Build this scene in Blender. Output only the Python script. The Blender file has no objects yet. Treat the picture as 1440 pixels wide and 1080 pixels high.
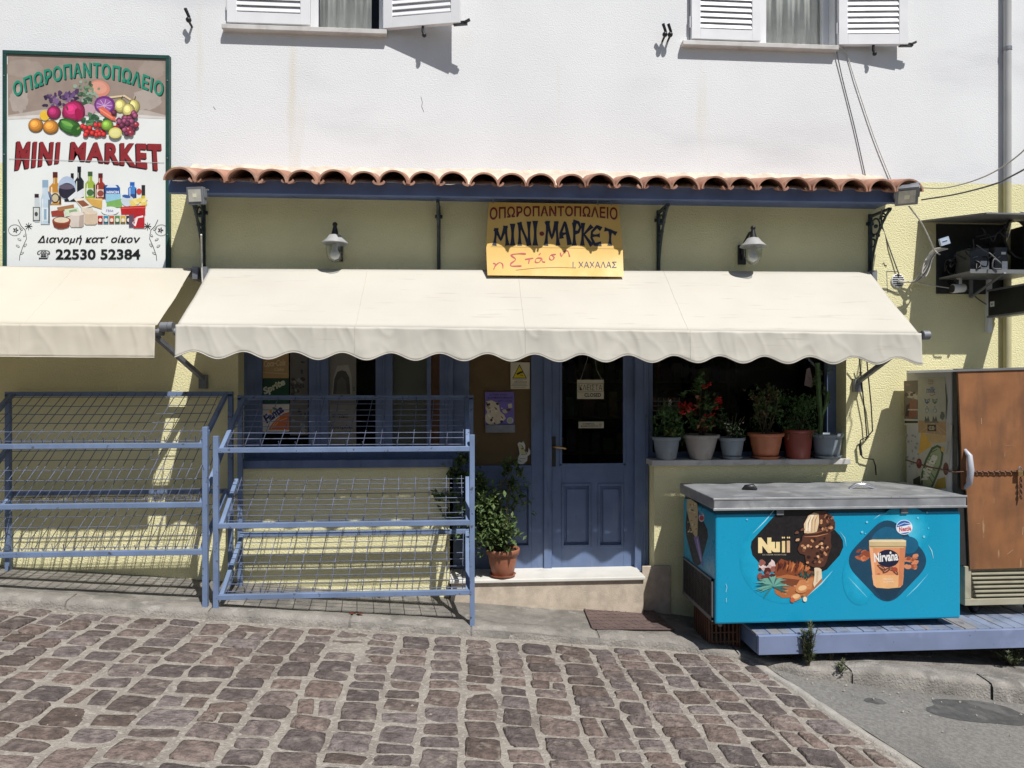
import bpy, bmesh, math, random
from mathutils import Vector, Matrix, noise as mnoise
random.seed(7)
SC = bpy.context.scene
COL = SC.collection
R = math.radians

# ------------------------------------------------------------------ camera
YAW = R(4.1)
CAM = Vector((0.0, -5.8, 1.75))
cd = bpy.data.cameras.new('camera')
cd.sensor_width = 36.0
cd.lens = 25.0
cd.clip_end = 500
cam = bpy.data.objects.new('camera', cd)
COL.objects.link(cam)
cam.location = CAM
cam.rotation_euler = (R(90), 0, -YAW)
SC.camera = cam

# ------------------------------------------------------------------ sky, sun, exposure
SUN_TO = Vector((0.29, -0.606, 1.0)).normalized()          # towards the sun
elev = math.asin(SUN_TO.z)
azim = math.atan2(SUN_TO.x, SUN_TO.y)
w = bpy.data.worlds.new('World')
SC.world = w
w.use_nodes = True
nt = w.node_tree
nt.nodes.clear()
sky = nt.nodes.new('ShaderNodeTexSky')
sky.sky_type = 'NISHITA'
sky.sun_disc = False
sky.sun_elevation = elev
sky.sun_rotation = azim
bg = nt.nodes.new('ShaderNodeBackground')
bg.inputs['Strength'].default_value = 0.07
wo = nt.nodes.new('ShaderNodeOutputWorld')
nt.links.new(sky.outputs[0], bg.inputs[0])
nt.links.new(bg.outputs[0], wo.inputs[0])
sl = bpy.data.lights.new('sun', 'SUN')
sl.energy = 5.0
sl.angle = R(0.53)
sl.color = (1.0, 0.975, 0.93)
sun = bpy.data.objects.new('sun', sl)
COL.objects.link(sun)
sun.rotation_euler = (-SUN_TO).to_track_quat('-Z', 'Y').to_euler()
sun.location = (2, -6, 12)
SC.view_settings.view_transform = 'Standard'
SC.view_settings.look = 'None'
SC.view_settings.gamma = 1.0
SC.view_settings.use_curve_mapping = False
SC.view_settings.exposure = -0.04
SC.cycles.use_denoising = True
SC.cycles.max_bounces = 8

# ------------------------------------------------------------------ helpers: places
FW = Vector((math.sin(YAW), math.cos(YAW), 0))
RT = Vector((math.cos(YAW), -math.sin(YAW), 0))
UP = Vector((0, 0, 1))
def ray(px, py):
    return FW + RT*((px-720)/1000.0) + UP*((540-py)/1000.0)
def at(px, py, Y=0.0):                 # point of the plane y = Y
    d = ray(px, py)
    return CAM + d*((Y-CAM.y)/d.y)
def atx(px, py, X):                    # point of the plane x = X
    d = ray(px, py)
    return CAM + d*((X-CAM.x)/d.x)
def ax(px, Y=0.0): return at(px, 540, Y).x
SLOPE = -0.092
def zpave(x): return SLOPE*(x-0.09)
def zroad(x): return zpave(x)-0.06

# ------------------------------------------------------------------ helpers: materials
MATS = {}
def lin(c):
    c = c/255.0
    return c/12.92 if c <= 0.04045 else ((c+0.055)/1.055)**2.4
def pmat(name, col, rough=0.7, var=0.12, vs=6.0, stain=None, ss=2.0, st=(0.55, 0.75), sa=0.8, stretch=(1, 1, 1),
         bump=0.15, bs=70.0, bd=0.004, metal=0.0, spec=0.5, stain2=None, ss2=8.0, st2=(0.6, 0.7), sa2=0.8, attr=None, trans=0.0, stretch2=(1, 1, 1)):
    if name in MATS: return MATS[name]
    m = bpy.data.materials.new(name); MATS[name] = m
    m.use_nodes = True
    t = m.node_tree; N = t.nodes; L = t.links
    b = N['Principled BSDF']
    b.inputs['Roughness'].default_value = rough
    b.inputs['Metallic'].default_value = metal
    b.inputs['Specular IOR Level'].default_value = spec
    tc = N.new('ShaderNodeTexCoord')
    def nz(scale, detail=5, stch=(1, 1, 1)):
        n = N.new('ShaderNodeTexNoise'); n.inputs['Scale'].default_value = scale; n.inputs['Detail'].default_value = detail
        mp = N.new('ShaderNodeMapping'); mp.inputs['Scale'].default_value = stch
        L.new(tc.outputs['Object'], mp.inputs[0]); L.new(mp.outputs[0], n.inputs['Vector'])
        return n.outputs[0]
    def mix(fac, a, bb):
        x = N.new('ShaderNodeMix'); x.data_type = 'RGBA'
        if hasattr(fac, 'links'): L.new(fac, x.inputs[0])
        else: x.inputs[0].default_value = fac
        for i, v in ((6, a), (7, bb)):
            if hasattr(v, 'links'): L.new(v, x.inputs[i])
            else: x.inputs[i].default_value = (*v, 1)
        return x.outputs[2]
    def rng(src, lo, hi, a=0.0, bb=1.0):
        r = N.new('ShaderNodeMapRange'); r.interpolation_type = 'SMOOTHSTEP'
        L.new(src, r.inputs[0])
        for i, v in enumerate((lo, hi, a, bb)): r.inputs[i+1].default_value = v
        return r.outputs[0]
    lo = tuple(c*(1-var) for c in col); hi = tuple(min(1, c*(1+var)) for c in col)
    c = mix(rng(nz(vs), 0.3, 0.7), lo, hi)
    if attr:
        an = N.new('ShaderNodeAttribute'); an.attribute_name = attr
        mm = N.new('ShaderNodeMix'); mm.data_type = 'RGBA'; mm.blend_type = 'MULTIPLY'; mm.inputs[0].default_value = 1
        L.new(c, mm.inputs[6]); L.new(an.outputs['Color'], mm.inputs[7]); c = mm.outputs[2]
    if stain: c = mix(rng(nz(ss, 6, stretch), st[0], st[1], 0, sa), c, stain)
    if stain2: c = mix(rng(nz(ss2, 6, stretch2), st2[0], st2[1], 0, sa2), c, stain2)
    L.new(c, b.inputs['Base Color'])
    if bump:
        bn = N.new('ShaderNodeBump'); bn.inputs['Strength'].default_value = bump; bn.inputs['Distance'].default_value = bd
        L.new(nz(bs, 4), bn.inputs['Height']); L.new(bn.outputs[0], b.inputs['Normal'])
    rr = rng(nz(vs*3), 0.3, 0.7, max(0.02, rough-0.08), min(1, rough+0.08)); L.new(rr, b.inputs['Roughness'])
    if trans:
        tr = N.new('ShaderNodeBsdfTranslucent'); L.new(c, tr.inputs[0])
        mx = N.new('ShaderNodeMixShader'); mx.inputs[0].default_value = trans
        L.new(b.outputs[0], mx.inputs[1]); L.new(tr.outputs[0], mx.inputs[2])
        L.new(mx.outputs[0], N['Material Output'].inputs[0])
    return m
def ink(r, g, b, rough=0.5):
    return pmat('ink_%d_%d_%d' % (r, g, b), (lin(r), lin(g), lin(b)), rough, 0.06, 14, bump=0)
def glass_mat(name, tint, refl=1.0, rough=0.02):
    if name in MATS: return MATS[name]
    m = bpy.data.materials.new(name); MATS[name] = m
    m.use_nodes = True; t = m.node_tree; N = t.nodes; L = t.links
    N.remove(N['Principled BSDF'])
    tr = N.new('ShaderNodeBsdfTransparent'); tr.inputs[0].default_value = (*tint, 1)
    gl = N.new('ShaderNodeBsdfGlossy'); gl.inputs['Roughness'].default_value = rough
    lw = N.new('ShaderNodeLayerWeight'); lw.inputs[0].default_value = 0.5      # Schlick: 4 % head on, all at grazing
    pw = N.new('ShaderNodeMath'); pw.operation = 'POWER'; pw.inputs[1].default_value = 5.0
    ml = N.new('ShaderNodeMath'); ml.operation = 'MULTIPLY_ADD'; ml.inputs[1].default_value = 0.9*min(1, refl); ml.inputs[2].default_value = 0.04*refl
    mx = N.new('ShaderNodeMixShader')
    L.new(lw.outputs['Facing'], pw.inputs[0]); L.new(pw.outputs[0], ml.inputs[0]); L.new(ml.outputs[0], mx.inputs[0])
    L.new(tr.outputs[0], mx.inputs[1]); L.new(gl.outputs[0], mx.inputs[2])
    L.new(mx.outputs[0], N['Material Output'].inputs[0])
    return m

# ------------------------------------------------------------------ helpers: meshes
class MB:
    def __init__(s): s.v = []; s.f = []; s.m = []; s.sm = []; s.tone = None
    def add(s, vs, fs, mat=None, smooth=False):
        o = len(s.v); s.v += [Vector(p) for p in vs]
        for f in fs: s.f.append([i+o for i in f]); s.m.append(mat); s.sm.append(smooth)
    def box(s, x0, x1, y0, y1, z0, z1, mat=None):
        if x0 > x1: x0, x1 = x1, x0
        if y0 > y1: y0, y1 = y1, y0
        if z0 > z1: z0, z1 = z1, z0
        s.add([(x, y, z) for x in (x0, x1) for y in (y0, y1) for z in (z0, z1)],
              [(0, 1, 3, 2), (4, 6, 7, 5), (0, 4, 5, 1), (2, 3, 7, 6), (0, 2, 6, 4), (1, 5, 7, 3)], mat)
    def bar(s, p0, p1, w, h=None, mat=None, up=(0, 0, 1)):
        h = h or w
        p0, p1 = Vector(p0), Vector(p1); d = (p1-p0).normalized(); u = Vector(up)
        if abs(d.dot(u)) > 0.98: u = Vector((0, 1, 0))
        a = d.cross(u).normalized(); b = a.cross(d)
        vs = []
        for p in (p0, p1):
            for sx, sy in ((-1, -1), (1, -1), (1, 1), (-1, 1)): vs.append(p+a*(sx*w/2)+b*(sy*h/2))
        s.add(vs, [(0, 3, 2, 1), (4, 5, 6, 7), (0, 1, 5, 4), (1, 2, 6, 5), (2, 3, 7, 6), (3, 0, 4, 7)], mat)
    def tube(s, pts, r, n=8, mat=None, cap=True):
        pts = [Vector(p) for p in pts]; rs = r if isinstance(r, (list, tuple)) else [r]*len(pts)
        vs = []; fs = []; prev = None
        for i, p in enumerate(pts):
            d = (pts[min(i+1, len(pts)-1)]-pts[max(i-1, 0)]).normalized()
            if prev is None:
                a = d.cross(Vector((0, 0, 1)))
                if a.length < 0.1: a = d.cross(Vector((0, 1, 0)))
            else: a = prev - d*prev.dot(d)
            a.normalize(); prev = a; b = d.cross(a)
            for k in range(n):
                t = 2*math.pi*k/n; vs.append(p+(a*math.cos(t)+b*math.sin(t))*rs[i])
        for i in range(len(pts)-1):
            for k in range(n):
                fs.append((i*n+k, i*n+(k+1) % n, (i+1)*n+(k+1) % n, (i+1)*n+k))
        s.add(vs, fs, mat, True)
        if cap: s.add(vs[:n], [tuple(range(n))[::-1]], mat); s.add(vs[-n:], [tuple(range(n))], mat)
    def lathe(s, prof, c, n=28, mat=None, sx=1.0, sy=1.0, ribs=0, ribd=0.0):
        c = Vector(c); vs = []; fs = []
        for r, z in prof:
            for k in range(n):
                t = 2*math.pi*k/n; rr = r*(1+(ribd*math.cos(ribs*t) if ribs else 0))
                vs.append(c+Vector((rr*math.cos(t)*sx, rr*math.sin(t)*sy, z)))
        for i in range(len(prof)-1):
            for k in range(n): fs.append((i*n+k, i*n+(k+1) % n, (i+1)*n+(k+1) % n, (i+1)*n+k))
        s.add(vs, fs, mat, True)
    def prism(s, pts, off, mat=None):            # polygon pts swept by the vector off
        pts = [Vector(p) for p in pts]; off = Vector(off); n = len(pts)
        s.add(pts+[p+off for p in pts], [tuple(range(n))[::-1], tuple(range(n, 2*n))]+[(i, (i+1) % n, n+(i+1) % n, n+i) for i in range(n)], mat)
    def grid(s, P, mat=None, smooth=True):       # P[i][j] points
        nu, nv = len(P), len(P[0])
        s.add([p for row in P for p in row], [(i*nv+j, (i+1)*nv+j, (i+1)*nv+j+1, i*nv+j+1) for i in range(nu-1) for j in range(nv-1)], mat, smooth)
    def sphere(s, c, r, n=12, mat=None, sz=1.0):
        prof = [(max(1e-4, r*math.sin(math.pi*i/n)), -r*sz*math.cos(math.pi*i/n)) for i in range(n+1)]
        s.lathe(prof, c, n*2, mat)
    def leaf(s, p, d, u, L, W, mat=None):
        p, d, u = Vector(p), Vector(d).normalized(), Vector(u)
        a = d.cross(u)
        if a.length < 1e-3: a = d.cross(Vector((1, 0, 0.3)))
        a.normalize(); nrm = a.cross(d)
        q = p+d*L*0.5
        s.add([p, q+a*W/2+nrm*W*0.18, p+d*L, q-a*W/2+nrm*W*0.18, q], [(0, 1, 4), (1, 2, 4), (2, 3, 4), (3, 0, 4)], mat)
    def build(s, name, mat, parent=None, label=None, bevel=0, solid=0, base=None):
        me = bpy.data.meshes.new(name)
        org = ORG.get(parent.name, Vector()) if parent else Vector()
        if not parent:
            if base is None:
                xs = [p.x for p in s.v]; ys = [p.y for p in s.v]; zs = [p.z for p in s.v]
                base = ((min(xs)+max(xs))/2, (min(ys)+max(ys))/2, min(zs))
            org = Vector(base)
        me.from_pydata([p-org for p in s.v], [], s.f)
        mats = []
        for m in s.m:
            m = m or mat
            if m not in mats: mats.append(m)
        for m in mats: me.materials.append(m)
        for i, p in enumerate(me.polygons):
            p.material_index = mats.index(s.m[i] or mat); p.use_smooth = s.sm[i]
        if s.tone:
            a = me.color_attributes.new('tone', 'FLOAT_COLOR', 'POINT')
            for i, c in enumerate(s.tone): a.data[i].color = (*c, 1)
        me.validate(); me.update()
        bm = bmesh.new(); bm.from_mesh(me)
        if not s.tone: bmesh.ops.remove_doubles(bm, verts=bm.verts, dist=1e-6) if len(s.v) < 60000 and getattr(s, 'weld', False) else None
        bmesh.ops.recalc_face_normals(bm, faces=bm.faces) if getattr(s, 'fixn', True) else None
        bm.to_mesh(me); bm.free()
        o = bpy.data.objects.new(name, me); COL.objects.link(o)
        if parent: o.parent = parent; ORG[o.name] = org
        else: o.location = org; ORG[o.name] = org
        if label: o['label'] = label
        if solid:
            md = o.modifiers.new('thickness', 'SOLIDIFY'); md.thickness = solid; md.offset = 0
        if bevel:
            md = o.modifiers.new('edges', 'BEVEL'); md.width = bevel; md.segments = 2; md.limit_method = 'ANGLE'; md.angle_limit = R(40)
        return o
ORG = {}
def thing(name, label, cat, loc, group=None):
    o = bpy.data.objects.new(name, None); COL.objects.link(o); o.empty_display_size = 0.1
    o.location = loc; ORG[o.name] = Vector(loc); o['label'] = label; o['category'] = cat
    if group: o['group'] = group
    return o
def tag(o, label, cat, group=None):
    o['label'] = label; o['category'] = cat
    if group: o['group'] = group
    return o
def structure(o): o['kind'] = 'structure'; return o

# flat printed pictures: every shape is a patch of ink on the real surface
class Art:
    def __init__(s, f): s.f = f; s.k = 0; s.mb = MB(); s.mb.fixn = False
    def poly(s, pts, mat):
        s.k += 1; vs = [s.f(x, y, s.k) for x, y in pts]; s.mb.add(vs, [tuple(range(len(vs)))], mat)
    def ell(s, cx, cy, rx, ry, mat, rot=0, n=20, jit=0.0):
        c, q = math.cos(R(rot)), math.sin(R(rot)); pts = []
        for i in range(n):
            t = 2*math.pi*i/n; j = 1+random.uniform(-jit, jit); a, b = rx*math.cos(t)*j, ry*math.sin(t)*j
            pts.append((cx+a*c-b*q, cy+a*q+b*c))
        s.poly(pts, mat)
    def rect(s, x0, y0, x1, y1, mat): s.poly([(x0, y0), (x1, y0), (x1, y1), (x0, y1)], mat)
    def line(s, pts, wd, mat):
        s.k += 1; ws = wd if isinstance(wd, (list, tuple)) else [wd]*len(pts); vs = []; n = len(pts)
        for i in range(n):
            a, b = pts[max(0, i-1)], pts[min(n-1, i+1)]
            dx, dy = b[0]-a[0], b[1]-a[1]; l = math.hypot(dx, dy) or 1; nx, ny = -dy/l*ws[i]/2, dx/l*ws[i]/2
            vs.append(s.f(pts[i][0]+nx, pts[i][1]+ny, s.k)); vs.append(s.f(pts[i][0]-nx, pts[i][1]-ny, s.k))
        s.mb.add(vs, [(2*i, 2*i+2, 2*i+3, 2*i+1) for i in range(n-1)], mat)
    def fruit(s, cx, cy, rx, ry, c, rot=0, n=20, jit=0.0):
        # a rounded printed fruit: the ink runs from a deep rim to a pale spot
        m_ = sum(c)/3; r, g, b = [v*.86+m_*.14 for v in c]
        for t, sc, o in ((.62, 1, 0), (.82, .9, .05), (1.0, .74, .12), (1.14, .5, .2), (1.3, .26, .28)):
            s.ell(cx-rx*o, cy-ry*o, rx*sc, ry*sc, ink(min(255, int(r*t+(14 if t > 1 else 0))), min(255, int(g*t+(16 if t > 1 else 0))), min(255, int(b*t+(18 if t > 1 else 0)))), rot, n, jit)
    def text(s, body, x, y, wd, ht, mat, bold=0.0, shear=0.0, warp=None, rot=0.0, dx=0.0, dy=0.0, gap=1.0):
        s.k += 1                                  # x, y = lower left corner; wd, ht = size; y runs down
        cu = bpy.data.curves.new('lettering', 'FONT'); cu.body = body; cu.offset = bold; cu.resolution_u = 3; cu.space_character = gap; cu.shear = shear
        ob = bpy.data.objects.new('lettering', cu); me = bpy.data.meshes.new_from_object(ob)
        xs = [v.co.x for v in me.vertices]; ys = [v.co.y for v in me.vertices]
        x0, x1, y0, y1 = min(xs), max(xs), min(ys), max(ys); vs = []
        cr, sr = math.cos(R(rot)), math.sin(R(rot))
        for v in me.vertices:
            u, q = (v.co.x-x0)/(x1-x0), (v.co.y-y0)/(y1-y0)
            if warp: X, Y = warp(u, q)
            else:
                a, b = u*wd, q*ht; X, Y = x+a*cr-b*sr, y-a*sr-b*cr
            vs.append(s.f(X+dx, Y+dy, s.k))
        s.mb.add(vs, [tuple(p.vertices) for p in me.polygons], mat)
        bpy.data.objects.remove(ob); bpy.data.curves.remove(cu); bpy.data.meshes.remove(me)
    def build(s, name, parent): return s.mb.build(name, None, parent)
def plane_y(Y, step=0.0003, ox=0, oy=0, sc=1.0):
    return lambda x, y, k: at(ox+x/sc, oy+y/sc, Y-0.0006-step*k)

# ------------------------------------------------------------------ materials of the place
M_WHITE = pmat('white_stucco', (0.785, 0.79, 0.80), 0.92, 0.03, 1.2, stain=(0.60, 0.60, 0.63), ss=0.5, st=(0.52, 0.72), sa=0.55, stretch=(1, 1, 3.0), bump=0.36, bs=95, bd=0.009,  # first stain: soft grey bands of reflected light, painted into the wall colour
               stain2=(0.70, 0.64, 0.50), ss2=2.6, st2=(0.62, 0.78), sa2=0.55, stretch2=(1.6, 1, 0.16), spec=0.2)
M_YELLOW = pmat('yellow_stucco', (0.81, 0.755, 0.45), 0.92, 0.05, 2.0, stain=(0.66, 0.61, 0.37), ss=0.9, st=(0.55, 0.8), sa=0.45, bump=0.75, bs=80, bd=0.011,
                stain2=(0.83, 0.78, 0.52), ss2=5, st2=(0.58, 0.8), sa2=0.5, stretch2=(1, 1, 0.5), spec=0.2)
M_BLUE = pmat('blue_joinery_paint', (0.115, 0.165, 0.29), 0.55, 0.10, 5, stain=(0.19, 0.235, 0.34), ss=9, st=(0.54, 0.74), sa=0.55, stain2=(.07, .09, .16), ss2=14, st2=(.6, .72), sa2=.5, stretch2=(1, 1, .2), bump=0.18, bs=50, stretch=(1, 1, 0.25))
M_RACK = pmat('blue_rack_paint', (0.158, 0.222, 0.36), 0.5, 0.12, 6, stain=(0.22, 0.28, 0.47), ss=7, st=(0.55, 0.75), sa=0.6, stain2=(0.07, 0.06, 0.07), ss2=24, st2=(0.62, 0.69), bump=0.15, bs=90, bd=0.002)
M_WIRE = pmat('rack_wire', (0.16, 0.19, 0.29), 0.5, 0.2, 12, stain=(0.10, 0.08, 0.07), ss=18, st=(0.55, 0.7), metal=0.2, bump=0)
M_BEAM = pmat('blue_beam_paint', (0.10, 0.145, 0.29), 0.6, 0.12, 4, stain=(0.05, 0.07, 0.16), ss=8, st=(0.5, 0.8), sa=0.7, stretch=(0.2, 1, 1), bump=0.2, bs=40)
M_IRON = pmat('dark_green_iron', (0.025, 0.04, 0.045), 0.5, 0.2, 20, bump=0.1)
M_BLACK = pmat('black_iron', (0.015, 0.015, 0.017), 0.45, 0.2, 20, bump=0.1)
M_TILE = pmat('terracotta_tile', (0.36, 0.185, 0.125), 0.85, 0.22, 7, stain=(0.52, 0.36, 0.27), ss=9, st=(0.52, 0.72), sa=0.7, bump=0.3, bs=60, stain2=(0.16, 0.10, 0.08), ss2=16, st2=(0.6, 0.75), sa2=0.7)
M_MORTAR = pmat('pale_mortar', (0.62, 0.52, 0.42), 0.95, 0.15, 12, bump=0.6, bs=60, bd=0.01)
M_AWN = pmat('cream_awning_fabric', (0.62, 0.59, 0.52), 0.85, 0.04, 1.5, stain=(0.56, 0.51, 0.42), ss=1.6, st=(0.55, 0.8), sa=0.35, stretch=(0.5, 1, 2.5), stain2=(0.42, 0.38, 0.32), ss2=9, st2=(0.60, 0.74), sa2=0.45, stretch2=(0.3, 1, 5),
             bump=0.12, bs=300, bd=0.001, trans=0.10)
M_AWN2 = pmat('beige_awning_fabric', (0.64, 0.59, 0.49), 0.85, 0.04, 1.5, stain=(0.60, 0.54, 0.43), ss=1.6, st=(0.52, 0.8), sa=0.5, stretch=(0.5, 1, 2.5), stain2=(0.42, 0.38, 0.32), ss2=7, st2=(0.69, 0.78), sa2=0.4, stretch2=(0.4, 1, 3), bump=0.12, bs=300, bd=0.001, trans=0.12)
M_GREY = pmat('grey_metal', (0.22, 0.23, 0.25), 0.5, 0.15, 12, bump=0.1, metal=0.3)
M_STEEL = pmat('galvanised_lid', (0.30, 0.31, 0.33), 0.5, 0.2, 5, stain=(0.48, 0.49, 0.50), ss=6, st=(0.5, 0.7), sa=0.7, stain2=(0.22, 0.22, 0.23), ss2=11, st2=(0.62, 0.74), bump=0.1, bs=30, metal=0.35)
M_MARBLE = pmat('marble_slab', (0.70, 0.68, 0.63), 0.5, 0.07, 4, stain=(0.5, 0.47, 0.42), ss=5, st=(0.6, 0.8), sa=0.6, bump=0.05)
M_STONE = pmat('beige_stone', (0.52, 0.44, 0.35), 0.85, 0.14, 14, stain=(0.36, 0.29, 0.22), ss=7, st=(0.52, 0.75), sa=0.6, bump=0.4, bs=110, bd=0.006, stretch=(1, 1, 0.5))
M_CONC = pmat('worn_concrete', (0.215, 0.20, 0.18), 0.93, 0.22, 7, stain=(0.115, 0.105, 0.095), ss=3.4, st=(0.48, 0.66), sa=0.75, bump=0.9, bs=55, bd=0.016, stain2=(0.34, 0.32, 0.29), ss2=9, st2=(0.56, 0.72), sa2=0.7)
M_ASPH = pmat('grey_asphalt', (0.215, 0.205, 0.19), 0.95, 0.2, 45, stain=(0.11, 0.105, 0.10), ss=1.4, st=(0.5, 0.7), sa=0.6, bump=0.9, bs=170, bd=0.01, stain2=(0.27, 0.26, 0.25), ss2=70, st2=(0.6, 0.7), sa2=0.6)
M_PVC = pmat('white_pvc', (0.78, 0.78, 0.79), 0.4, 0.04, 6, bump=0.03)
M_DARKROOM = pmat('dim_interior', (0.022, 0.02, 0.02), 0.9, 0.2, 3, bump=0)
M_LEAF = pmat('green_leaf', (0.10, 0.155, 0.05), 0.6, 0.45, 30, stain=(0.15, 0.19, 0.055), ss=16, st=(0.55, 0.7), bump=0, trans=0.18)
M_LEAF2 = pmat('dark_leaf', (0.075, 0.15, 0.045), 0.6, 0.4, 30, stain=(0.09, 0.14, 0.04), ss=22, st=(0.56, 0.72), bump=0, trans=0.15)
M_DRY = pmat('dry_leaf', (0.17, 0.13, 0.06), 0.8, 0.35, 30, bump=0, trans=0.1)
M_TWIG = pmat('brown_stem', (0.10, 0.075, 0.045), 0.9, 0.3, 30, bump=0.2)
M_SOIL = pmat('potting_soil', (0.035, 0.025, 0.018), 1.0, 0.3, 60, bump=0.8, bs=120, bd=0.01)
M_RED = pmat('red_petal', (0.62, 0.03, 0.03), 0.6, 0.25, 40, bump=0, trans=0.15)
M_GLASS = glass_mat('window_glass', (0.60, 0.62, 0.60), 0.6)
M_UGLASS = glass_mat('upper_window_glass', (0.90, 0.92, 0.90), 0.6)
M_CLEAR = glass_mat('lantern_glass', (0.86, 0.88, 0.88), 2.5, 0.08)
M_CABLE = pmat('grey_cable', (0.12, 0.12, 0.12), 0.6, 0.1, 30, bump=0)
M_WCABLE = pmat('white_cable', (0.55, 0.53, 0.48), 0.6, 0.1, 30, bump=0)
# ================================================================== GROUND
def nz(x, y, s, seed=0.0): return mnoise.noise(Vector((x*s+seed, y*s-seed, seed*1.7)))
g = MB()
g.add([(x, y, SLOPE*(x-0.09)-0.10) for x, y in ((-45, -45), (45, -45), (45, 45), (-45, 45))], [(0, 1, 2, 3)])
structure(g.build('ground', M_CONC, base=(0, 0, 0)))
hl = MB(); P = []
for i in range(81):                  # unseen scrubby slope, added to block low sky and darken glass reflections
    x = -24+48*i/80; row = []
    for j in range(25):
        v = j/24; y = -10.5-9*v+1.2*nz(x, v*4, .25, 3)*min(1, v*4)
        row.append((x, y, zroad(x)-.25+7.2*v**.55+(1.0*nz(x, y, .45, 6)+.5*nz(x, y, 1.4, 8))*min(1, v*5)))
    P.append(row)
hl.grid(P); hl.fixn = False
structure(hl.build('sky_blocking_hill', pmat('blocker_scrubby_earth', (0.075, 0.08, 0.045), 1.0, 0.4, 1.5, stain=(.035, .05, .02), ss=1.2, st=(.45, .6), stain2=(.2, .17, .13), ss2=2.4, st2=(.6, .7), bump=.8, bs=9, bd=.1), base=(0, 0, 0)))

# boundary between cobbles (left) and asphalt (right)
def bnd(y):                          # x of the boundary at y
    return 2.12 + (-0.85-y)*0.215 if y < -0.85 else 2.12
KERB_Y = -0.70
def kerb_y(x):                       # front edge of the pavement
    pts = [(-9, -0.70), (1.5, -0.70), (2.0, -0.80), (2.40, -1.06), (3.8, -1.27), (12, -2.3)]
    for (a, b), (c, d) in zip(pts, pts[1:]):
        if x <= c: return b+(d-b)*(x-a)/(c-a)
    return pts[-1][1]
M_JOINT = pmat('cobble_joint_mortar', (0.30, 0.268, 0.232), 0.95, 0.14, 5, stain=(0.17, 0.148, 0.128), ss=2.2, st=(0.5, 0.7), sa=0.7, stain2=(0.42, 0.385, 0.34), ss2=38, st2=(0.50, 0.62), sa2=0.8, bump=1.0, bs=95, bd=0.012)
M_COB = pmat('brown_cobblestone', (0.150, 0.119, 0.109), 0.85, 0.3, 20, stain=(0.075, 0.058, 0.053), ss=27, st=(0.5, 0.7), sa=0.7, bump=1.0, bs=52, bd=0.022, attr='tone',
             stain2=(0.34, 0.295, 0.25), ss2=13, st2=(0.57, 0.70), sa2=0.5, spec=0.35)
bed = MB(); P = []
X0, X1 = -7.5, 3.4
for i in range(121):
    x = X0+(X1-X0)*i/120; row = []
    for j in range(61):
        y = -0.66-6.0*j/60; xx = min(x, bnd(y)) if x > 0 else x
        row.append((xx, y, zroad(xx)+0.006*nz(xx, y, 3.1, 2)+0.003*nz(xx, y, 11, 5)))
    P.append(row)
bed.grid(P, M_JOINT); bed.fixn = False
bed.tone = [(1, 1, 1)]*len(bed.v)
rnd = random.Random(11)
def stone(x0, x1, y0, y1):
    cx, cy = (x0+x1)/2, (y0+y1)/2; hx, hy = (x1-x0)/2, (y1-y0)/2
    if min(hx, hy) < 0.035: return
    cor = [(sx*hx*(1-rnd.uniform(0, .15)), sy*hy*(1-rnd.uniform(0, .15))) for sx, sy in ((-1, -1), (1, -1), (1, 1), (-1, 1))]
    out = []; rr = rnd.uniform(0.10, 0.22)
    for k in range(4):
        a, b, c = Vector((*cor[k-1], 0)), Vector((*cor[k], 0)), Vector((*cor[(k+1) % 4], 0))
        for p in (b+(a-b)*0.5*rnd.uniform(.85, 1.1), b+(a-b)*rr, b*0.955 if rnd.random() < .8 else b*0.86, b+(c-b)*rr): out.append((p.x, p.y))
    n = len(out); h = rnd.uniform(0.006, 0.017); tx, ty = rnd.uniform(-.03, .03), rnd.uniform(-.03, .03)
    worn = nz(cx, cy, 0.9, 9)
    if worn > 0.12: h *= 0.45
    rot = rnd.uniform(-.12, .12); cr, sr = math.cos(rot), math.sin(rot)
    vs = []
    for sc, dz in ((1.0, -0.016), (0.975, h*0.45), (0.88, h*0.95), (0.5, h*1.12)):
        for (a, b) in out:
            u, v = a*sc*(1+rnd.uniform(-.035, .035))+.010*nz(cx+a*sc, cy+b*sc, 15, 2), b*sc*(1+rnd.uniform(-.03, .03))+.010*nz(cx+a*sc, cy+b*sc, 15, 7); u, v = u*cr-v*sr, u*sr+v*cr
            x, y = cx+u, cy+v
            z = zroad(x)+dz+(tx*u+ty*v if dz > 0 else 0)+(0.004*nz(x, y, 9, 3) if dz > 0 else 0)
            vs.append((x, y, z))
    vs.append((cx, cy, zroad(cx)+h*1.12))
    fs = []
    for i in range(3):
        for k in range(n): fs.append((i*n+k, i*n+(k+1) % n, (i+1)*n+(k+1) % n, (i+1)*n+k))
    for k in range(n): fs.append((3*n+k, 3*n+(k+1) % n, 4*n))
    bed.add(vs, fs, M_COB, True)
    t = rnd.uniform(.68, 1.32); wrm = rnd.uniform(-.05, .07)
    bed.tone += [(t*(1+wrm), t, t*(1-wrm))]*len(vs)
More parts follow.
